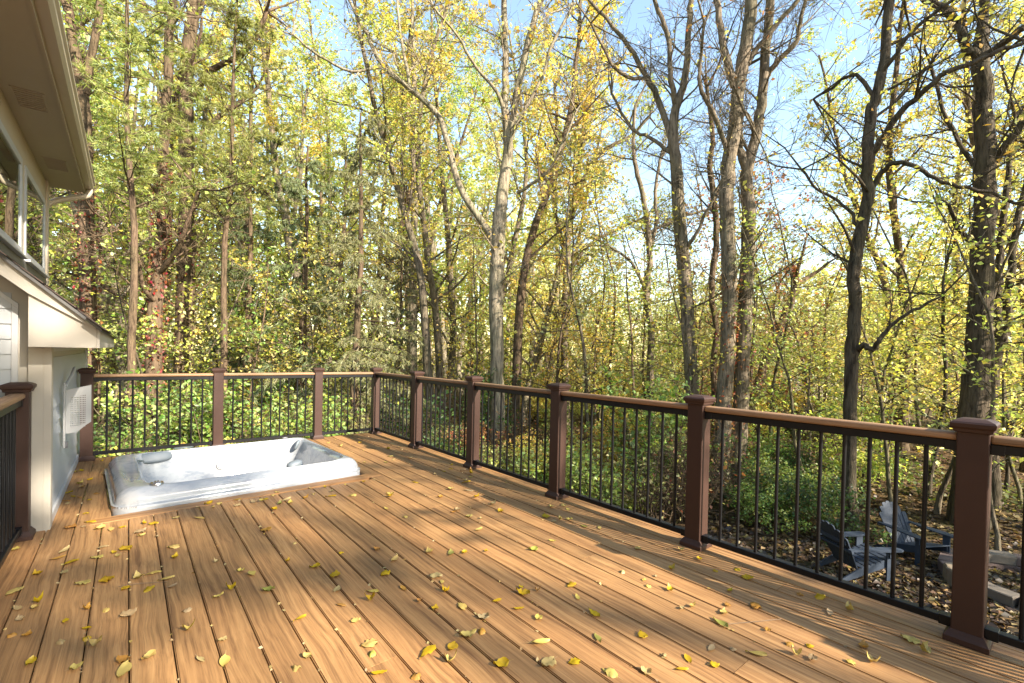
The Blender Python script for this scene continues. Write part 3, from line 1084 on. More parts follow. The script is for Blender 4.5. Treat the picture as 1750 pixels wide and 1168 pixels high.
def sapling_proto(seed, H, nleaf, lsize):
    rg = np.random.default_rng(seed)
    P = dict(seg=[.6, .35, .25], wob=[.09, .2, .25], up=[.04, .06, .02], tip=[.2, .3, .4], sides=[6, 4, 3], max=2,
             nc=[22, 5], t0=[.22, .2], ang=[(40, 80), (30, 60)], len=[1.7, .7], sh=[.55, .3], cr=[.018, .007], leaf_from=1, lpm=12, flare=True)
    tb, lf = Tubes(), []
    branch(tb, lf, np.array([0, 0, -.2]), unit(np.array([rg.normal(0, .06), rg.normal(0, .06), 1.])), H, .05, 0, P, rg)
    return tb.mesh('trunk'), leaf_mesh('crown', np.concatenate(lf), lsize, rg, .07, nleaf)
def shrub_proto(seed, H, nleaf, lsize, nst=11, spread=50):
    rg = np.random.default_rng(seed)
    P = dict(seg=[.25, .2, .2], wob=[.22, .28, .3], up=[.12, .05, 0], tip=[.3, .4, .5], sides=[4, 3, 3], max=2,
             nc=[7, 4], t0=[.2, .2], ang=[(30, 70), (30, 70)], len=[H*.42, H*.2], sh=[.4, .3], cr=[.008, .004], leaf_from=1, lpm=30)
    tb, lf = Tubes(), []
    for k in range(nst):
        a, e = rg.uniform(0, 6.28), R(rg.uniform(5, spread))
        branch(tb, lf, np.array([rg.normal(0, .12), rg.normal(0, .12), -.1]), np.array([math.cos(a)*math.sin(e), math.sin(a)*math.sin(e), math.cos(e)]), H*rg.uniform(.6, 1), .014, 0, P, rg)
    return tb.mesh('stems'), leaf_mesh('foliage', np.concatenate(lf), lsize, rg, .06, nleaf)
def needle_mesh(name, segs, rg, per=10, ln=.16, wd=.006, droop=.3):
    """tufts of thin needles along twig segments"""
    A = np.asarray(segs)                       # (n,2,3)
    n = len(A)
    t = rg.uniform(0, 1, (n, per, 1))
    o = A[:, None, 0] + (A[:, None, 1]-A[:, None, 0])*t
    tw = A[:, 1]-A[:, 0]
    tw /= np.linalg.norm(tw, axis=1, keepdims=True)+1e-9
    d = tw[:, None, :]*.7 + rg.normal(0, .55, (n, per, 3)) + np.array([0, 0, -droop])
    d /= np.linalg.norm(d, axis=2, keepdims=True)
    o, d = o.reshape(-1, 3), d.reshape(-1, 3)
    m = len(o)
    sd = np.cross(d, rg.normal(0, 1, (m, 3)))
    sd /= np.linalg.norm(sd, axis=1, keepdims=True)+1e-9
    l = ln*rg.uniform(.6, 1.2, (m, 1))
    V = np.stack([o-sd*wd, o+sd*wd, o+d*l], 1).reshape(-1, 3)
    F = np.arange(m*3).reshape(-1, 3)
    me = mesh_np(name, V, F)
    me.materials.append(M_NEEDLE)
    return me
def conifer_proto(seed, H, z0, L0, tiers, droop, upsw, per, ln, wd, dens=1.0, tr=.19):
    rg = np.random.default_rng(seed)
    tb = Tubes()
    pts = [np.array([0, 0, -.3])]
    for k in range(10): pts.append(pts[-1]+np.array([rg.normal(0, .05), rg.normal(0, .05), (H+.3)/10]))
    pts = np.array(pts)
    tb.add(pts, np.linspace(tr, .03, 11), 9)
    segs = []
    for k in range(tiers):
        z = z0+(H-z0)*(k/tiers)**1.05
        f = 1-(z-z0)/(H-z0)
        for j in range(rg.integers(3, 6)):
            a = rg.uniform(0, 6.28)
            L = L0*(.25+.75*f)*rg.uniform(.6, 1.1)
            d = np.array([math.cos(a), math.sin(a), upsw])
            c = np.array([np.interp(z, pts[:, 2], pts[:, 0]), np.interp(z, pts[:, 2], pts[:, 1]), z+rg.uniform(-.2, .2)])
            d = unit(d)
            bp = [c]
            m = max(4, int(L/.35))
            for q in range(m):
                d = unit(d+np.array([rg.normal(0, .08), rg.normal(0, .08), -droop*L/m*.35+rg.normal(0, .04)]))
                bp.append(bp[-1]+d*L/m)
            tb.add(bp, np.linspace(.022*L/L0+.006, .005, m+1), 4)
            for q in range(1, m+1):
                for s in (-1, 1):
                    if rg.random() > dens: continue
                    sdv = unit(np.cross(d, [0, 0, 1.]))*s
                    l2 = L*.30*(1-.6*q/m)*rg.uniform(.5, 1.2)
                    e = unit(d*.6+sdv*.8+np.array([0, 0, -droop*.5+rg.normal(0, .12)]))
                    p0 = bp[q]
                    mid = p0+e*l2*.5
                    end = mid+unit(e+np.array([0, 0, -droop*.6]))*l2*.5
                    tb.add([p0, mid, end], [.006, .005, .003], 3)
                    segs += [(p0+(mid-p0)*.3, mid), (mid, end)]
                    for _ in range(2):
                        w = unit(e+rg.normal(0, .5, 3)+np.array([0, 0, -droop*.5]))
                        segs.append((mid, mid+w*l2*.35))
            segs.append((bp[-2], bp[-1]))
    return tb.mesh('trunk'), needle_mesh('needles', segs, rg, per, ln, wd, .15+droop*.5)

BARKS = {'grey': (.20, .165, .125), 'pale': (.29, .25, .19), 'dark': (.085, .068, .050), 'brown': (.14, .10, .07), 'olive': (.15, .13, .085)}
LEAFC = {'green': (.28, .39, .075), 'lime': (.52, .58, .11), 'yellow': (.70, .63, .13), 'gold': (.70, .55, .10), 'rust': (.40, .19, .07),
         'deep': (.085, .15, .035), 'red': (.40, .10, .05), 'olive': (.47, .46, .15)}
ALL_TREES = []
def put_tree(name, meshes, loc, rz, sc, bark, leafc, pn=('trunk', 'crown'), lean=0.0):
    root = empty(name, loc, rz)
    root.rotation_euler = (lean*math.cos(rz*3), lean*math.sin(rz*3), rz)
    root.scale = (sc, sc, sc) if not isinstance(sc, tuple) else sc
    t = link(pn[0], meshes[0], root)
    j = RNG.uniform(.85, 1.15)
    t.color = (*(c*j for c in bark), 1)
    c = link(pn[1], meshes[1], root)
    j = RNG.uniform(.85, 1.15)
    c.color = (leafc[0]*j*RNG.uniform(.93, 1.07), leafc[1]*j, leafc[2]*j, 1)
    return root

# ------------------------------------------------------------------ vegetation: hero trees traced at their own distance
def smooth_path(pts, sub=4):
    P = np.asarray(pts, float)
    Q = np.vstack([2*P[0]-P[1], P, 2*P[-1]-P[-2]])
    out = []
    for i in range(1, len(Q)-2):
        for t in np.linspace(0, 1, sub, endpoint=False):
            a, b, c, d = Q[i-1], Q[i], Q[i+1], Q[i+2]
            out.append(.5*((2*b)+(-a+c)*t+(2*a-5*b+4*c-d)*t*t+(-a+3*b-3*c+d)*t**3))
    out.append(P[-1])
    return np.array(out)
def hero(name, label, depth, trunk, limbs, bark, leafc, nleaf, lsize, seed, twigP=None, from_y=560, creeper=None, group=None, tw=1.0):
    """trunk / limbs: lists of (px, py, width px[, depth change])"""
    rg = np.random.default_rng(seed)
    tb, lf = Tubes(), []
    b0 = trunk[0]
    base = at(b0[0], b0[1], depth)
    root = empty(name, base)
    O = np.array(base)
    P = dict(seg=[.45, .3, .22], wob=[.20, .26, .3], up=[.10, .05, 0.0], tip=[.22, .3, .4], sides=[5, 3, 3], max=2,
             nc=[6, 4], t0=[.15, .2], ang=[(25, 55), (25, 60)], len=[.9, .42], sh=[.4, .3], cr=[.011, .0055], leaf_from=1, lpm=7)
    if twigP: P.update(twigP)
    for li, path in enumerate([trunk]+limbs):
        pts, rad = [], []
        for q in path:
            dz = q[3] if len(q) > 3 else 0
            dep = depth+dz
            pts.append(np.array(at(q[0], q[1], dep))-O)
            rad.append(q[2]*dep/CAM_F/2)
        if li == 0:
            pts[0] = pts[0]; rad[0] *= 1.25
        sp = smooth_path(pts)
        sr = np.interp(np.linspace(0, 1, len(sp)), np.linspace(0, 1, len(rad)), rad)
        sp[1:-1] += rg.normal(0, .012, (len(sp)-2, 3))
        tb.add(sp, sr, 12 if li == 0 else 8)
        # side branches along the upper part
        ln = np.linalg.norm(np.diff(sp, axis=0), axis=1).sum()
        py = np.interp(np.linspace(0, 1, len(sp)), np.linspace(0, 1, len(path)), [q[1] for q in path])
        nb_ = int(ln*2.0*tw)
        for _ in range(nb_):
            k = rg.integers(1, len(sp)-1)
            if py[k] > from_y: continue
            d = unit(sp[k+1]-sp[k])
            cd = unit(tilt(d, R(rg.uniform(35, 75)), rg.uniform(0, 6.28)))
            L = rg.uniform(.5, 1.9)*(1.0 if li == 0 else .8)
            branch(tb, lf, sp[k], cd, L, min(sr[k]*.5, .012+.010*L), 0, P, rg)
        e = len(sp)-1
        for _ in range(3):
            branch(tb, lf, sp[e], unit(sp[e]-sp[e-1]+rg.normal(0, .25, 3)), rg.uniform(1.0, 2.2), sr[e]*.8, 0, P, rg)
    t = link('trunk', tb.mesh('trunk'), root)
    t.color = (*bark, 1)
    pts = np.concatenate(lf)
    # leaves hang in loose sprays: keep whole neighbourhoods
    if nleaf:
        c = link('crown', leaf_mesh('crown', pts, lsize, rg, .06, nleaf, droop=.6), root)
        c.color = (*leafc, 1)
    if creeper:
        y0, y1, n, col = creeper
        ks = [k for k in range(len(trunk))]
        cp = []
        ys_ = [q[1] for q in trunk]
        for _ in range(n):
            y = rg.uniform(y0, y1)
            x = np.interp(-y, [-v for v in ys_], [q[0] for q in trunk])
            w = np.interp(-y, [-v for v in ys_], [q[2] for q in trunk])
            a = rg.uniform(0, 6.28)
            rr = w*depth/CAM_F/2+rg.uniform(.0, .09)
            cp.append(np.array(at(x, y, depth))-O+np.array([math.cos(a)*rr, math.sin(a)*rr, 0]))
        c = link('creeper', leaf_mesh('creeper', cp, .085, rg, .03, None, droop=.9), root)
        c.color = (*col, 1)
    tag(root, label, 'tree', group)
    ALL_TREES.append(root)
    return root
hero('forked_tree', 'pale grey tree forking into a leaning left limb, centre of the picture', 13.2,
     [(850, 800, 24.1), (850, 640, 23.2), (848, 520, 24.1), (851, 410, 24.9), (858, 330, 20.6), (868, 250, 17.2), (863, 185, 12.9), (863, 108, 11.2), (862, 31, 10.3), (861, -60, 8.6)],
     [[(847, 415, 14.6), (822, 378, 12.0), (783, 315, 11.2), (753, 205, 10.3, .3), (701, 153, 8.6, .5), (655, 113, 7.7, .6), (627, 60, 6.9, .6), (597, 0, 5.2, .7), (580, -50, 4.3, .8)],
      [(870, 240, 12.0), (886, 148, 12.0), (909, 46, 10.3), (925, 0, 8.6), (945, -60, 6.9)],
      [(862, 300, 7.7), (875, 234, 6.9, -.2), (897, 188, 6.0, -.4), (925, 136, 5.2, -.5), (943, 80, 5.2, -.6), (980, 6, 4.3, -.7)],
      [(866, 236, 7.7), (857, 172, 6.9, -.3), (814, 114, 5.2, -.6), (780, 60, 4.3, -.8), (740, 10, 3.4, -1)],
      [(655, 113, 5.2, .6), (600, 122, 4.3, .4), (545, 95, 4.3, .3), (500, 60, 3.4, .2)],
      [(701, 153, 6.0, .5), (690, 90, 5.2, .8), (682, 40, 4.3, 1), (678, -20, 3.4, 1.1)],
      [(884, 330, 6.0), (930, 300, 5.2, -.6), (960, 250, 4.3, -.9), (985, 190, 3.4, -1.1)]],
     BARKS['pale'], LEAFC['gold'], 1500, .13, 11)
hero('leaning_topped_tree', 'slender grey tree with spreading bare limbs, left of the twin trunks', 12.0,
     [(1188, 870, 22), (1185, 700, 22), (1180, 620, 22), (1172, 500, 22), (1163, 400, 22), (1157, 300, 20), (1151, 240, 18), (1155, 185, 14), (1170, 136, 12), (1176, 62, 10), (1181, 0, 9), (1184, -50, 8)],
     [[(1150, 250, 11), (1147, 234, 11), (1122, 166, 10, .3), (1107, 136, 9, .4), (1082, 92, 8, .5), (1042, 40, 6, .6), (1008, 0, 5, .7), (985, -40, 4, .8)],
      [(1155, 185, 10), (1145, 123, 9, -.2), (1141, 62, 8, -.3), (1119, 0, 7, -.4), (1105, -50, 6, -.5)],
      [(1107, 136, 6, .4), (1060, 125, 6, .2), (1035, 90, 5, 0), (1010, 40, 4, -.2)],
      [(1170, 427, 8), (1190, 400, 6, -.3), (1218, 338, 5, -.6), (1240, 300, 4, -.8)],
      [(1148, 262, 7), (1110, 235, 6, .4), (1080, 220, 5, .7), (1045, 160, 4, 1)]],
     BARKS['grey'], LEAFC['yellow'], 260, .10, 12)
hero('creeper_clad_tree', 'left one of the twin dark trunks, orange creeper on its bark', 11.0,
     [(1228, 850, 31), (1233, 780, 28), (1238, 691, 27), (1245, 537, 24), (1247, 480, 25), (1242, 370, 24), (1243, 288, 24), (1251, 247, 22), (1261, 164, 21), (1271, 103, 21), (1285, 0, 20), (1293, -60, 18)],
     [[(1256, 150, 13), (1251, 136, 14), (1235, 70, 12, .2), (1225, 0, 10, .3), (1220, -50, 8, .4)],
      [(1243, 262, 8), (1220, 197, 8, -.3), (1200, 156, 7, -.5), (1196, 110, 6, -.6), (1204, 40, 5, -.8)],
      [(1278, 108, 9), (1284, 99, 9), (1319, 53, 8, -.3), (1364, 0, 7, -.6), (1390, -40, 6, -.7)]],
     BARKS['grey'], LEAFC['rust'], 120, .09, 13, creeper=(470, 840, 420, (.42, .17, .05)))
hero('creeper_clad_tree', 'right one of the twin dark trunks, crooked branch reaching right', 11.3,
     [(1258, 850, 30), (1261, 800, 27), (1266, 691, 26), (1272, 537, 24), (1279, 400, 23), (1280, 370, 22), (1276, 300, 20), (1292, 230, 17), (1303, 164, 16), (1309, 82, 15), (1317, 0, 14), (1322, -60, 12)],
     [[(1277, 300, 14), (1266, 262, 14), (1262, 230, 13, .2), (1265, 180, 10, .4), (1262, 120, 8, .6)],
      [(1306, 140, 9), (1313, 127, 10), (1331, 103, 9, -.2), (1360, 74, 8, -.4), (1366, 41, 7, -.5), (1377, 0, 6, -.6)],
      [(1290, 240, 7), (1283, 205, 6, -.3), (1270, 188, 5, -.5)]],
     BARKS['grey'], LEAFC['yellow'], 200, .09, 14, creeper=(560, 840, 160, (.40, .19, .06)))
hero('bent_tree', 'slim bent trunk rising behind the nearer lawn chair, long arching limbs', 8.4,
     [(1453, 925, 22), (1452, 800, 20), (1453, 691, 20), (1455, 605, 20), (1460, 537, 19), (1459, 468, 19), (1467, 411, 19), (1484, 329, 18), (1481, 288, 17), (1487, 205, 17), (1498, 164, 16), (1511, 103, 15), (1522, 0, 14), (1528, -60, 12)],
     [[(1484, 290, 12), (1488, 271, 12), (1512, 230, 11, -.2), (1545, 185, 10, -.4), (1578, 158, 9, -.6), (1619, 123, 9, -.8), (1660, 109, 8, -.9), (1706, 88, 7, -1), (1755, 72, 6, -1.1)],
      [(1486, 330, 10), (1492, 320, 10), (1512, 288, 8, -.2), (1537, 277, 8, -.4), (1570, 288, 7, -.6), (1611, 312, 6, -.8), (1673, 325, 6, -1), (1755, 351, 5, -1.2)],
      [(1457, 612, 10), (1464, 602, 10), (1474, 590, 9, -.2), (1491, 598, 8, -.3), (1501, 585, 8, -.4), (1520, 560, 6, -.5), (1560, 530, 5, -.7), (1610, 505, 4, -.9)],
      [(1505, 130, 8), (1540, 80, 7, -.3), (1580, 35, 6, -.5), (1625, 0, 5, -.7), (1660, -30, 4, -.8)],
      [(1470, 390, 6), (1440, 350, 5, .3), (1400, 325, 4, .6), (1370, 290, 4, .8)],
      [(1495, 165, 7), (1460, 130, 6, .3), (1420, 150, 5, .6), (1390, 170, 4, .8)]],
     BARKS['dark'], LEAFC['gold'], 520, .105, 15, tw=.65)
hero('big_dark_tree', 'thickest dark trunk at the far right, behind the nearest railing post', 9.2,
     [(1655, 960, 52), (1660, 800, 46), (1666, 691, 40), (1672, 605, 36), (1675, 537, 33), (1680, 400, 30), (1684, 329, 30), (1683, 247, 27), (1680, 164, 25), (1675, 103, 24), (1680, 41, 15), (1682, 0, 13), (1686, -60, 11)],
     [[(1672, 100, 17), (1652, 82, 16), (1640, 45, 14, .2), (1619, 16, 12, .4), (1582, 0, 9, .6), (1545, -25, 7, .8)],
      [(1680, 105, 13), (1689, 95, 13), (1710, 78, 12, -.3), (1755, 44, 11, -.6), (1800, 10, 9, -.8)],
      [(1692, 290, 14), (1699, 280, 13), (1722, 243, 11, -.3), (1755, 205, 10, -.5), (1800, 160, 9, -.7)],
      [(1676, 292, 9), (1666, 284, 8, .2), (1640, 247, 7, .4), (1612, 190, 6, .6), (1590, 110, 5, .8)],
      [(1678, 430, 8), (1640, 395, 6, -.3), (1622, 350, 5, -.5)]],
     BARKS['dark'], LEAFC['yellow'], 700, .11, 16, tw=.65)
hero('slim_neighbour_tree', 'thin crooked trunk close beside the thick dark trunk at far right', 10.2,
     [(1698, 930, 20), (1692, 750, 18), (1692, 691, 17), (1700, 622, 16), (1712, 580, 14), (1722, 554, 12), (1720, 520, 12), (1727, 468, 11), (1734, 400, 10), (1750, 330, 8), (1765, 250, 7)],
     [[(1702, 620, 13), (1704, 537, 13, .3), (1706, 470, 12, .4), (1712, 400, 10, .5), (1722, 300, 8, .6), (1735, 200, 7, .8)]],
     BARKS['dark'], LEAFC['yellow'], 350, .10, 17, from_y=600)
hero('broken_snag', 'broken leaning trunk without top, right of the twin trunks', 16.0,
     [(1275, 720, 15), (1295, 655, 14), (1325, 580, 14), (1348, 525, 14), (1361, 488, 12)],
     [[(1330, 572, 5), (1322, 530, 4, .3), (1335, 480, 3, .5)]], BARKS['brown'], LEAFC['rust'], 60, .09, 18, tw=.4)
hero('wavy_thin_tree', 'thin wavy trunk hugging the left twin trunk', 13.0,
     [(1222, 800, 12), (1221, 690, 11), (1219, 620, 10), (1224, 560, 10), (1216, 500, 10), (1224, 420, 10), (1222, 350, 10), (1214, 288, 9), (1218, 230, 8), (1208, 150, 6)],
     [[(1222, 340, 6), (1238, 300, 5), (1244, 250, 4)]], BARKS['brown'], LEAFC['yellow'], 200, .09, 19)
hero('thin_understorey_tree', 'thin tree with ascending twin stems before the sky gap', 16.0,
     [(1112, 740, 12), (1111, 677, 12), (1112, 574, 11), (1106, 505, 11), (1110, 437, 10), (1104, 368, 9), (1090, 300, 8), (1082, 247, 6), (1086, 180, 5)],
     [[(1110, 437, 7), (1122, 380, 7), (1120, 330, 6), (1128, 270, 5)], [(1106, 505, 6), (1080, 450, 5), (1040, 420, 4)],
      [(1104, 400, 5), (1150, 378, 4), (1200, 360, 4)]], BARKS['grey'], LEAFC['olive'], 500, .10, 20)
hero('sky_fork_tree', 'yellow green tree forking twice in front of the sky gap', 19.0,
     [(968, 760, 13), (966, 660, 12), (965, 560, 12), (968, 460, 12), (972, 390, 12), (985, 335, 11), (993, 262, 9), (1002, 185, 7), (1010, 120, 5), (1015, 70, 4)],
     [[(985, 330, 9), (1005, 295, 9), (1027, 262, 8), (1076, 234, 6), (1110, 200, 4)],
      [(968, 440, 8), (950, 370, 8), (945, 300, 7), (952, 220, 6), (948, 150, 5)],
      [(970, 470, 6), (1005, 420, 6), (1050, 395, 5), (1095, 375, 4)]], BARKS['grey'], LEAFC['lime'], 5200, .13, 21, dict(lpm=26, nc=[8, 6]))
hero('straight_pale_tree', 'very straight pale pole-like trunk left of the forked tree', 17.0,
     [(706, 800, 14), (706, 600, 14), (706, 470, 13), (708, 300, 12), (707, 164, 9), (706, 60, 7), (704, -20, 5)], [[(707, 210, 4), (690, 150, 4), (672, 90, 3)]],
     BARKS['pale'], LEAFC['yellow'], 900, .13, 22, from_y=300)
hero('red_creeper_tree', 'brown trunk wrapped in red creeper above the hot tub', 11.2,
     [(258, 800, 27), (262, 639, 25), (265, 562, 24), (268, 485, 21), (277, 392, 18), (277, 300, 17), (285, 180, 15), (290, 60, 13), (298, -30, 10)],
     [[(268, 520, 8), (245, 490, 7, -.5), (235, 440, 6, -.8), (215, 405, 5, -1.1), (190, 385, 4, -1.3)],
      [(270, 470, 9), (300, 430, 8, -.4), (320, 385, 7, -.7), (340, 325, 6, -.9)],
      [(285, 220, 7), (305, 150, 6, -.4), (338, 80, 5, -.8), (345, 30, 4, -1)],
      [(268, 545, 6), (220, 520, 5, .3), (170, 485, 5, .5), (110, 465, 4, .7)]],
     BARKS['brown'], LEAFC['lime'], 700, .11, 23, creeper=(280, 660, 800, LEAFC['red']))
hero('reddish_barked_tree', 'stout reddish trunk just right of the red creeper trunk', 13.0,
     [(312, 800, 30), (314, 593, 28), (317, 500, 27), (320, 392, 26), (318, 250, 24), (320, 120, 21), (335, -30, 18)],
     [[(326, 170, 11), (360, 120, 10, -.4), (410, 95, 9, -.7), (440, 60, 8, -.9), (455, 20, 7, -1)], [(328, 250, 9), (358, 215, 8, .3), (395, 185, 7, .5), (440, 150, 5, .7)]],
     BARKS['brown'], LEAFC['lime'], 900, .12, 24, creeper=(380, 640, 160, LEAFC['red']))
hero('corner_forked_tree', 'rough reddish trunk rising beside the gutter corner', 11.2,
     [(156, 800, 24), (154, 623, 24), (150, 485, 23), (147, 362, 22), (145, 250, 20), (140, 150, 18), (125, 70, 14), (105, -20, 12)],
     [[(145, 160, 13), (155, 100, 12), (168, 30, 11), (178, -30, 10)], [(140, 230, 12), (120, 150, 11), (108, 80, 10), (92, 0, 8)]],
     BARKS['brown'], LEAFC['green'], 1500, .12, 25, creeper=(330, 640, 500, LEAFC['red']))

# ------------------------------------------------------------------ vegetation: the wood
P_TALL = [tall_proto(101, 20.5, .20, 30000, .125, 3.6), tall_proto(102, 22, .26, 30000, .125, 3.9), tall_proto(103, 18.5, .12, 28000, .125, 3.3), tall_proto(104, 21, .30, 12000, .125, 3.7)]
P_SAP = [sapling_proto(201, 7.5, 2600, .115), sapling_proto(202, 6.0, 2200, .11), sapling_proto(203, 8.5, 900, .11), sapling_proto(204, 5.0, 1800, .10)]
P_SHR = [shrub_proto(301, 1.7, 3000, .085), shrub_proto(302, 1.3, 2600, .075, 12, 65), shrub_proto(303, 2.2, 2600, .09, 9, 40), shrub_proto(304, 1.9, 260, .07, 14, 45)]
P_HEM = [conifer_proto(401, 13, 1.2, 3.3, 24, .8, .12, 14, .17, .013), conifer_proto(402, 11, .8, 2.9, 22, .95, .05, 13, .17, .013, .85)]
P_SHADE = [conifer_proto(404, 18, 12.5, 2.3, 9, .3, .3, 14, .2, .012)]  # crown kept high, shaped to cast shade on the house corner
P_PINE = [conifer_proto(403, 15, 7.8, 3.0, 10, .12, .45, 15, .20, .008, 1.0, .125)]

placed = []
def free(x, y, dmin):
    return all((x-a)**2+(y-b)**2 > dmin*dmin for a, b in placed)
def polar(px, r):
    """ground place seen at picture column px, r metres from the viewer"""
    a = CAM_YAW + math.atan((px-875)/CAM_F)
    return r*math.sin(a), r*math.cos(a)
def blocked(x, y):
    return (-9 < x < 4.2 and -6 < y < 9.2)
REG = []      # (root, kind noun, colour word)
def scatter(n, pxr, rr, dmin, fn, rg, tries=4000):
    c = 0
    for _ in range(tries):
        if c >= n: break
        px, r = rg.uniform(*pxr), math.sqrt(rg.uniform(rr[0]**2, rr[1]**2))
        x, y = polar(px, r)
        if blocked(x, y) or not free(x, y, dmin): continue
        placed.append((x, y))
        fn(x, y, px, r)
        c += 1
wr = np.random.default_rng(55)
def pick(opts, w): return opts[wr.choice(len(opts), p=np.array(w)/sum(w))]
CWORD = {'green': 'green', 'lime': 'yellow-green', 'yellow': 'yellow', 'gold': 'golden', 'rust': 'rusty', 'deep': 'dark green', 'olive': 'olive'}
def tall(x, y, px, r, cols=None, w=None, protos=(0, 1, 2), s=(.8, 1.1)):
    if cols is None:
        if px < 420: cols, w = ['green', 'lime', 'yellow'], [3, 5, 1.5]
        elif px < 900: cols, w = ['lime', 'yellow', 'gold', 'green'], [5, 4, .8, 1]
        else: cols, w = ['lime', 'yellow', 'olive'], [4, 4, 1]
    c = pick(cols, w)
    k = protos[wr.integers(len(protos))]
    t = put_tree('forest_tree', P_TALL[k], (x, y, ground_z(x, y)), wr.uniform(0, 6.28), wr.uniform(*s), BARKS[pick(['grey', 'brown', 'pale', 'olive'], [3, 3, 2, 1])], LEAFC[c], lean=wr.normal(0, .03))
    REG.append((t, 'tall', c, 'tree', 'tall leafy trees of the wood beyond the railing'))
scatter(34, (-60, 960), (17, 34), 2.4, tall, wr)
scatter(7, (-60, 200), (12.5, 17), 2.6, lambda x, y, px, r: tall(x, y, px, r, protos=(3, 1), s=(.7, .95)), wr)
scatter(6, (740, 930), (13.5, 18), 2.6, lambda x, y, px, r: tall(x, y, px, r, protos=(3, 1), s=(.7, .95)), wr)
scatter(7, (1540, 1800), (20, 30), 3.0, lambda x, y, px, r: tall(x, y, px, r, ['yellow', 'olive', 'lime'], [3, 2, 2], (3,), (.75, .95)), wr)
scatter(18, (900, 1600), (40, 64), 3.0, lambda x, y, px, r: tall(x, y, px, r, ['olive', 'lime', 'yellow', 'green'], [3, 3, 2, 2], (2,), (.42, .60)), wr)
def hem(x, y, s, k, tint, lab):
    t = put_tree('hemlock_tree', P_HEM[k], (x, y, ground_z(x, y)), wr.uniform(0, 6.28), s, BARKS['brown'], tint, ('trunk', 'needles'))
    tag(t, lab, 'tree')
    ALL_TREES.append(t)
GN = (.25, .25, .095)
hem(*polar(610, 11.8), .68, 0, GN, 'drooping grey-green evergreen left of the corner post, nearest of the evergreens')
hem(*polar(505, 13.5), .78, 1, (.20, .23, .09), 'drooping evergreen beyond the middle bay of the back railing')
hem(*polar(690, 16.5), .62, 1, (.27, .26, .12), 'drooping evergreen with tan sprays behind the railing corner')
hem(*polar(420, 19), .85, 0, (.11, .15, .05), 'dark evergreen deep in the wood above the hot tub')
for (px, r, s, lab) in ((225, 12.6, .77, 'bright green soft needled pine just right of the house gutter'), (385, 13.6, .80, 'soft needled pine right of the stout reddish trunk')):
    x, y = polar(px, r)
    t = put_tree('pine_tree', P_PINE[0], (x, y, ground_z(x, y)), px*.1, s, BARKS['brown'], (.30, .33, .07), ('trunk', 'needles'))
    tag(t, lab, 'tree')
    ALL_TREES.append(t)
def sap(x, y, px, r, protos=(0, 1, 2, 3), cols=('lime', 'yellow', 'gold', 'green', 'olive'), w=(4, 4, 1, 2, 2), s=(.75, 1.15)):
    c = pick(list(cols), w)
    t = put_tree('sapling', P_SAP[protos[wr.integers(len(protos))]], (x, y, ground_z(x, y)), wr.uniform(0, 6.28), wr.uniform(*s), BARKS[pick(['grey', 'brown', 'olive', 'dark'], [3, 2, 2, 1])], LEAFC[c], lean=wr.normal(0, .06))
    REG.append((t, 'slender', c, 'sapling', 'slender saplings under the tall trees'))
scatter(26, (120, 950), (14, 24), 1.3, sap, wr)
scatter(9, (150, 660), (12.4, 14), 1.2, lambda x, y, px, r: sap(x, y, px, r, (1, 3), ('lime', 'green', 'yellow'), (4, 3, 2), s=(.7, .95)), wr)
scatter(26, (950, 1640), (13, 28), 1.0, lambda x, y, px, r: sap(x, y, px, r, (2,), ('olive', 'yellow', 'rust'), (3, 3, 1), s=(.95, 1.25)), wr)
scatter(62, (930, 1600), (12, 34), 1.2, lambda x, y, px, r: sap(x, y, px, r, (0, 1, 2, 2, 3), ('lime', 'yellow', 'gold', 'olive'), (5, 4, 1, 2), s=(.8, 1.0+.012*(r-12))), wr)
scatter(20, (1480, 1800), (11, 28), 1.3, lambda x, y, px, r: sap(x, y, px, r, (0, 2, 1), s=(.75, 1.1)), wr)
def shr(x, y, px, r, cols=('green', 'lime', 'yellow', 'deep', 'gold', 'rust', 'olive'), w=(4, 4, 3, 2, 1, .7, 2), s=(.7, 1.25), protos=(0, 1, 2, 3)):
    c = pick(list(cols), w)
    t = put_tree('shrub', P_SHR[protos[wr.integers(len(protos))]], (x, y, ground_z(x, y)), wr.uniform(0, 6.28), wr.uniform(*s), BARKS['brown'], LEAFC[c], ('stems', 'foliage'))
    REG.append((t, 'low' if t.scale[0] < .95 else 'bushy', c, 'shrub', 'shrubs of the undergrowth beyond the railing'))
scatter(19, (140, 700), (9.5, 14), 1.0, lambda x, y, px, r: shr(x, y, px, r, w=(4, 1.6, 1.6, 6, .8, 1.4, 1.6), protos=(0, 1, 2, 3)), wr)
scatter(44, (120, 960), (13, 26), 1.1, shr, wr)
scatter(16, (760, 1230), (8.5, 13), .9, shr, wr)
scatter(46, (940, 1800), (13, 30), 1.2, lambda x, y, px, r: shr(x, y, px, r, w=(4, 3, 3, 2.5, 1.5, 2, 2)), wr)
scatter(9, (1290, 1420), (9.6, 13), .8, lambda x, y, px, r: shr(x, y, px, r, ('deep', 'green', 'lime'), (4, 3, 1), (.5, .8), (0, 1)), wr)
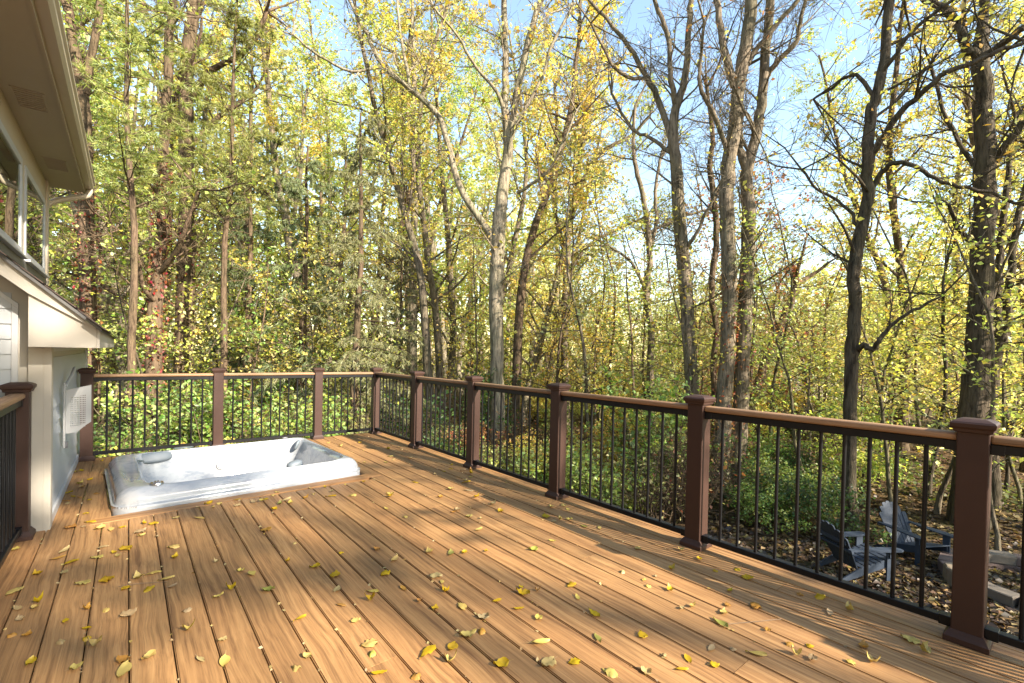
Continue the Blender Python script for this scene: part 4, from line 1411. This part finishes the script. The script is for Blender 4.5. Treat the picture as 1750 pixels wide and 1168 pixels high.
# trees standing behind and beside the viewer: their shade dapples the deck and the yard
def shade(x, y, s, k, lab):
    t = put_tree('forest_tree', P_TALL[k], (x, y, ground_z(x, y)), wr.uniform(0, 6.28), s, BARKS['grey'], LEAFC['yellow'])
    tag(t, lab, 'tree')
P_TALL.append(tall_proto(105, 20, .42, 500, .17, 3.2, .9, (10, 4, 2), .62))
P_TALL.append(tall_proto(106, 20, .55, 2800, .22, 3.6, 1.0, (13, 4, 2), .60))
P_TALL.append(tall_proto(107, 20, .80, 3200, .20, 2.9, 1.5, (14, 5, 2), .28))
for (x, y, s, k, lab) in ((1.2, -13.5, .62, 4, 'thin leaved tree straight behind the viewer, nearest to the deck'),
                     (8.5, -21.0, 1.0, 5, 'high crowned tree behind the viewer that dapples the middle of the deck'),
                     (11.6, -26.0, 1.05, 5, 'high crowned tree farther behind the viewer that dapples the far side of the deck'),
                     (5.3, -7.0, 0, 0, 'loose sapling just behind the viewer that shades the right front of the deck'),
                     (9.7, -25.4, 1.1, 6, 'small high crowned tree far behind the viewer in line with the hot tub'),
                     (9.8, -7.2, .66, 3, 'loose leafy tree behind the viewer between deck and yard'),
                     (11.4, -8.0, .8, 1, 'dense leafy tree behind the lawn chairs, off to the right'),
                     (14.5, -12, .8, 0, 'dense leafy tree farthest off to the right of the yard'), (15.5, -5.5, .7, 2, 'dense leafy tree right of the yard beyond the fire pit'),
                     (12.1, -5.7, .55, 0, 'smaller leafy tree shading the lawn chairs from the right'),
                     (12.7, -7.8, .6, 2, 'bushy topped tree behind the smaller tree off to the right')):
    if s == 0:
        t = put_tree('sapling', P_SAP[0], (x, y, ground_z(x, y)), .7, 1.3, BARKS['grey'], LEAFC['yellow'])
        tag(t, lab, 'sapling')
    else: shade(x, y, s, k, lab)
ev = put_tree('hemlock_tree', P_SHADE[0], (4.6, -14.6, ground_z(4.6, -14.6)), 1.0, 1.0, BARKS['brown'], GN, ('trunk', 'needles'))  # unseen evergreen added as a shade caster for the house corner
tag(ev, 'tall evergreen with bare lower trunk added unseen behind the viewer to shade the house corner', 'tree')

# far wood: one mass of foliage no one could count
def far_wood():
    rg = np.random.default_rng(77)
    pts, tb = [], Tubes()
    for k in range(230):
        px = rg.uniform(-150, 1900)
        r = rg.uniform(34, 62) if px < 960 else rg.uniform(60, 110)
        x, y = polar(px, r)
        h = rg.uniform(16, 25) if px < 880 else rg.uniform(9, 16)
        if px > 1600: h *= .8
        z0 = ground_z(x, y)
        n = 330
        t = rg.uniform(.05, 1, n)
        w = (1-(t-.5)**2*2.5)*h*.17+.6
        a = rg.uniform(0, 6.28, n)
        q = np.sqrt(rg.uniform(.1, 1, n))*w
        pts.append(np.stack([x+q*np.cos(a), y+q*np.sin(a), z0+t*h], 1))
        tb.add([(x, y, z0-.2), (x+rg.normal(0, .3), y, z0+h*.5), (x+rg.normal(0, .5), y, z0+h*.9)], [.2, .14, .04], 5)
    o = link('far_wood', leaf_mesh('far_wood', np.concatenate(pts), .62, rg, .3, None), None)
    o.color = (.54, .54, .18, 1)
    tag(o, kind='stuff', label='yellow-green far wood filling the gaps behind the nearer trees', cat='wood')
    t = link('far_trunks', tb.mesh('far_trunks'), o)
    t.color = (*BARKS['grey'], 1)
    t['kind'] = 'stuff'
far_wood()

# leaf litter and ground plants
def litter():
    rg = np.random.default_rng(88)
    n = 60000
    px = rg.uniform(60, 1800, n)
    r = 7.2+22*rg.uniform(0, 1, n)**1.6
    a = CAM_YAW+np.arctan((px-875)/CAM_F)
    x, y = r*np.sin(a), r*np.cos(a)
    keep = ~((x > -9) & (x < 3.3) & (y > -6) & (y < 7.4))
    x, y = x[keep], y[keep]
    z = np.array([ground_z(p, q) for p, q in zip(x, y)])+.02
    pts = np.stack([x, y, z], 1)
    ids = rg.integers(0, 4, len(pts))
    for k, col in enumerate([(.115, .072, .035), (.065, .04, .024), (.24, .165, .055), (.04, .026, .016)]):
        o = link('leaf_litter', leaf_mesh('leaf_litter', pts[ids == k], .095, rg, .012, None, M_FALLEN, .36, .0, .12), None)
        o.color = (*col, 1)
        tag(o, ['tan', 'brown', 'straw yellow', 'dark brown'][k]+' fallen leaves strewn over the yard and wood floor', 'leaf litter', kind='stuff')
    # green ground cover in patches
    m = 26000
    px = rg.uniform(60, 1800, m)
    r = 9+24*rg.uniform(0, 1, m)**1.3
    a = CAM_YAW+np.arctan((px-875)/CAM_F)
    x, y = r*np.sin(a), r*np.cos(a)
    pat = np.sin(x*.8+1.3)*np.sin(y*.63+.4)+.4*np.sin(x*2.1)*np.cos(y*1.7)
    keep = (~((x > -9) & (x < 3.6) & (y > -6) & (y < 7.8))) & (pat > .05) & ~((np.hypot(x-8.6, y-1.6) < 3.2))
    x, y = x[keep], y[keep]
    z = np.array([ground_z(p, q) for p, q in zip(x, y)])+np.abs(rg.normal(0, .14, len(x)))+.03
    o = link('ground_cover', leaf_mesh('ground_cover', np.stack([x, y, z], 1), .10, rg, .02, None, M_LEAF, .38, .2, .4), None)
    o.color = (.15, .17, .035, 1)
    tag(o, 'low green and yellow ground plants under the trees', 'ground cover', kind='stuff')
litter()

# ------------------------------------------------------------------ labels for the wood: unique by look, railing bay and depth order
BAYS = [(-1e9, 160, 'beside the house wall'), (160, 372, 'behind the back railing bay next to the house'), (372, 541, 'behind the middle bay of the back railing'),
        (541, 645, 'behind the corner bay of the back railing'), (645, 711, 'behind the farthest bay of the side railing'), (711, 806, 'behind the second farthest bay of the side railing'),
        (806, 950, 'behind the side railing bay left of centre'), (950, 1192, 'behind the side railing bay right of centre'), (1192, 1656, 'behind the side railing bay with the lawn chairs'),
        (1656, 1e9, 'at the right edge past the nearest post')]
ORD = ['nearest', 'second nearest', 'third nearest', 'fourth nearest', 'fifth nearest', 'sixth nearest', 'seventh nearest', 'eighth nearest', 'ninth nearest', 'tenth nearest', 'eleventh nearest', 'twelfth nearest', 'thirteenth nearest', 'fourteenth nearest', 'fifteenth nearest', 'sixteenth nearest', 'seventeenth nearest', 'eighteenth nearest', 'nineteenth nearest', 'twentieth nearest', 'last but one', 'farthest']
cells = {}
for (t, size, c, noun, grp) in REG:
    px, py, z = to_px(t.location)
    bay = next(b[2] for b in BAYS if b[0] <= px < b[1])
    cells.setdefault((size, c, noun, bay), []).append((z, t, grp))
for (size, c, noun, bay), lst in cells.items():
    lst.sort(key=lambda q: q[0])
    for k, (z, t, grp) in enumerate(lst):
        pre = '' if len(lst) == 1 else ('nearer ' if k == 0 else 'farther ') if len(lst) == 2 else ORD[min(k, 21)]+' '
        tag(t, f'{pre}{size} {CWORD[c]} {noun} {bay}', noun, grp)

# ------------------------------------------------------------------ leaves fallen on the deck
def fallen_mesh(seed, lenr, wid, curl, twist, fold, wav=0.0):
    rg = random.Random(seed)
    bm = bmesh.new()
    n, w = 7, 3
    rows = []
    for i in range(n+1):
        t = i/n
        wd = wid*math.sin(math.pi*min(1, t*1.02)**.8)**.8*(1 if t < .98 else .2)
        row = []
        for j in range(-w+1, w):
            s = j/(w-1)
            y = s*wd
            z = fold*abs(s)*wd + curl*(t-.45)**2*lenr*2 + wav*rg.uniform(-1, 1)*.006 + twist*s*(t-.5)*lenr*.4
            row.append(bm.verts.new((lenr*(t-.5), y, z)))
        rows.append(row)
    for a, b in zip(rows[:-1], rows[1:]):
        for j in range(len(a)-1): bm.faces.new((a[j], a[j+1], b[j+1], b[j]))
    # stalk
    s0 = rows[0][w-1].co
    v = [bm.verts.new(s0+Vector(q)) for q in ((0, -.001, .001), (0, .001, .001), (-lenr*.30, .0006, .003), (-lenr*.30, -.0006, .003))]
    bm.faces.new(v)
    zmin = min(v.co.z for v in bm.verts)
    for v in bm.verts: v.co.z -= zmin-.001
    me = mesh_of('fallen_leaf', bm, M_FALLEN)
    me.shade_smooth()
    return me
FL = [fallen_mesh(1, .080, .018, .10, .15, .12), fallen_mesh(2, .070, .021, .35, .2, .25, 1), fallen_mesh(3, .090, .016, .06, .3, .15),
      fallen_mesh(4, .058, .022, .9, .1, .5, 1), fallen_mesh(5, .066, .025, .18, .4, .12, 1), fallen_mesh(6, .050, .018, 1.4, .5, .6, 1.5), fallen_mesh(7, .095, .020, .22, .2, .25, .6),
      fallen_mesh(8, .070, .030, .12, .2, .08, 1), fallen_mesh(9, .045, .020, .4, .3, .3, 1)]
frg = random.Random(21)
FCOL = [((.36, .235, .03), 'golden yellow', 'flat'), ((.40, .30, .10), 'pale yellow', 'curled'), ((.32, .235, .12), 'tan', 'dry'), ((.30, .155, .045), 'brown orange', 'crisp'), ((.24, .24, .06), 'greenish yellow', 'fresh')]
cnt = 0
LEAFCELL = {}
spots = []
while cnt < 250:
    m = frg.random()
    if m < .66:
        px, py = frg.uniform(-10, 1720), 760+400*frg.random()**.8
        p = onz(px, py)
    elif m < .80:
        p = Vector((frg.uniform(-.40, -.12), frg.uniform(4.3, 6.9), 0)) if frg.random() < .6 else Vector((frg.uniform(-.45, .2), frg.uniform(2.6, 4.3), 0))
    elif m < .90: p = Vector((frg.uniform(0, 1.9), frg.uniform(4.1, 4.52), 0))
    else: p = Vector((frg.uniform(2.0, 2.9), frg.uniform(2.5, 6.8), 0))
    x, y = p.x, p.y
    if not (-.55 < x < 2.90 and .4 < y < 6.9): continue
    if x < WALLX+.05 and y > 4.2: continue
    if -.16 < x < 2.0 and 4.5 < y < 6.5: continue
    if any((x-a)**2+(y-b)**2 < .0035 for a, b in spots): continue
    qx, qy, z = to_px((x, y, 0))
    if not (-5 < qx < 1755 and qy < 1172): continue
    spots.append((x, y))
    c, cw, st = FCOL[frg.choices(range(5), (5, 5, 3, 1.4, .8))[0]]
    o = link('fallen_leaf', FL[frg.randrange(len(FL))])
    o.location = (x, y, .0035)
    o.rotation_euler = (frg.uniform(-.08, .08), frg.uniform(-.12, .12), frg.uniform(0, 6.28))
    s = frg.uniform(.55, 1.15)
    o.scale = (s, s, s)
    if frg.random() < .3:
        o.rotation_euler[0] += math.pi
        o.location.z = .004+.012*s
    j = frg.uniform(.85, 1.12)
    o.color = (c[0]*j, c[1]*j*frg.uniform(.92, 1.05), c[2], 1)
    if x < -.1 and y > 4.2: zn = 'beside the hot tub by the house wall'
    elif y > 4.0 and x < 2.0: zn = 'along the front edge of the hot tub'
    elif y > 4.5: zn = 'right of the hot tub near the far railing'
    elif x < .1 and y > 2.6: zn = 'near the house corner post'
    elif qx < 600 and qy > 1000: zn = 'in the left foreground'
    elif qx < 700: zn = 'left of the deck centre before the tub'
    elif x > 2.35 and y > 1.7: zn = 'close to the side railing past its second post'
    elif x > 2.35: zn = 'in the railing shadow at the right'
    elif qy > 1040 and qx < 1050: zn = 'at the front middle edge'
    elif qy > 1000: zn = 'in the right foreground'
    elif y > 3.2: zn = 'midway between tub and side railing'
    else: zn = 'in the middle of the deck'
    LEAFCELL.setdefault((cw, st, zn), []).append((qx, o))
    cnt += 1
NTH = ['leftmost', 'second from left', 'third from left', 'fourth from left', 'fifth from left', 'sixth from left', 'seventh from left', 'eighth from left', 'ninth from left', 'tenth from left', 'eleventh from left', 'twelfth from left', 'thirteenth from left', 'fourteenth from left', 'fifteenth from left']
for (cw, st, zn), lst in LEAFCELL.items():
    lst.sort(key=lambda q: q[0])
    for k, (_, o) in enumerate(lst):
        w_ = '' if len(lst) == 1 else (' (left of two)' if k == 0 else ' (right of two)') if len(lst) == 2 else f' ({NTH[min(k, 14)]})'
        tag(o, f'{cw} {st} leaf {zn}{w_}', 'leaf', 'leaves fallen on the deck')
# one leaf on the nearer chair's seat
mw = chair2.matrix_basis @ Vector((.18, .03, .345))
o = link('fallen_leaf', FL[1])
o.location = mw
o.rotation_euler = (.2, .2, 1)
o.color = (.56, .46, .22, 1)
tag(o, 'pale leaf lying on the seat of the nearer lawn chair', 'leaf')
# crumbs of leaf caught in the gaps between boards
crg = np.random.default_rng(31)
cp = []
for k in range(560):
    x = x_ref + PITCH*crg.integers(-4, 20) + crg.normal(0, .004)
    y = crg.uniform(.6, 6.8)
    if x < DX0+.05 or x > DX1-.15 or (-.16 < x < 2.02 and 4.45 < y < 6.5) or (x < WALLX+.03 and y > 4.3): continue
    cp.append((x, y, .001+abs(crg.normal(0, .002))))
o = link('leaf_crumbs', leaf_mesh('leaf_crumbs', cp, .018, crg, .001, None, M_FALLEN, .36, .1, .3))
o.color = (.36, .25, .09, 1)
tag(o, 'crumbs of dry leaf caught in the gaps between deck boards', 'leaf litter', kind='stuff')
# a few twigs on the boards
trg = random.Random(4)
for (px, py, L, a) in ((245, 1000, .22, .3), (1290, 1065, .30, .2), (985, 900, .14, 1.8)):
    p = onz(px, py)
    bm = bmesh.new()
    pts = [(L*(t-.5), .004*math.sin(t*5+px), .004+.004*math.sin(t*3)) for t in np.linspace(0, 1, 7)]
    tube_bm(bm, pts, [.0012]*7, 5)
    o = bm_obj('twig', bm, mat_plain('dry twig', (.20, .14, .09), .9, .2, 40) if 'dry twig' not in bpy.data.materials else bpy.data.materials['dry twig'])
    o.location = (p.x, p.y, .001)
    o.rotation_euler.z = a-R(40)
    side_ = 'left' if px < 400 else 'middle' if px < 900 else 'right'
    tag(o, {245: 'dry twig on the deck left of the fallen leaves, nearest the house wall', 860: 'thin dry twig in the middle of the sunlit deck', 1290: 'longest dry twig, near the front right of the deck', 985: 'short twig on the deck near the second post from centre', 1030: 'thin twig at the front edge of the deck'}[px], 'twig')
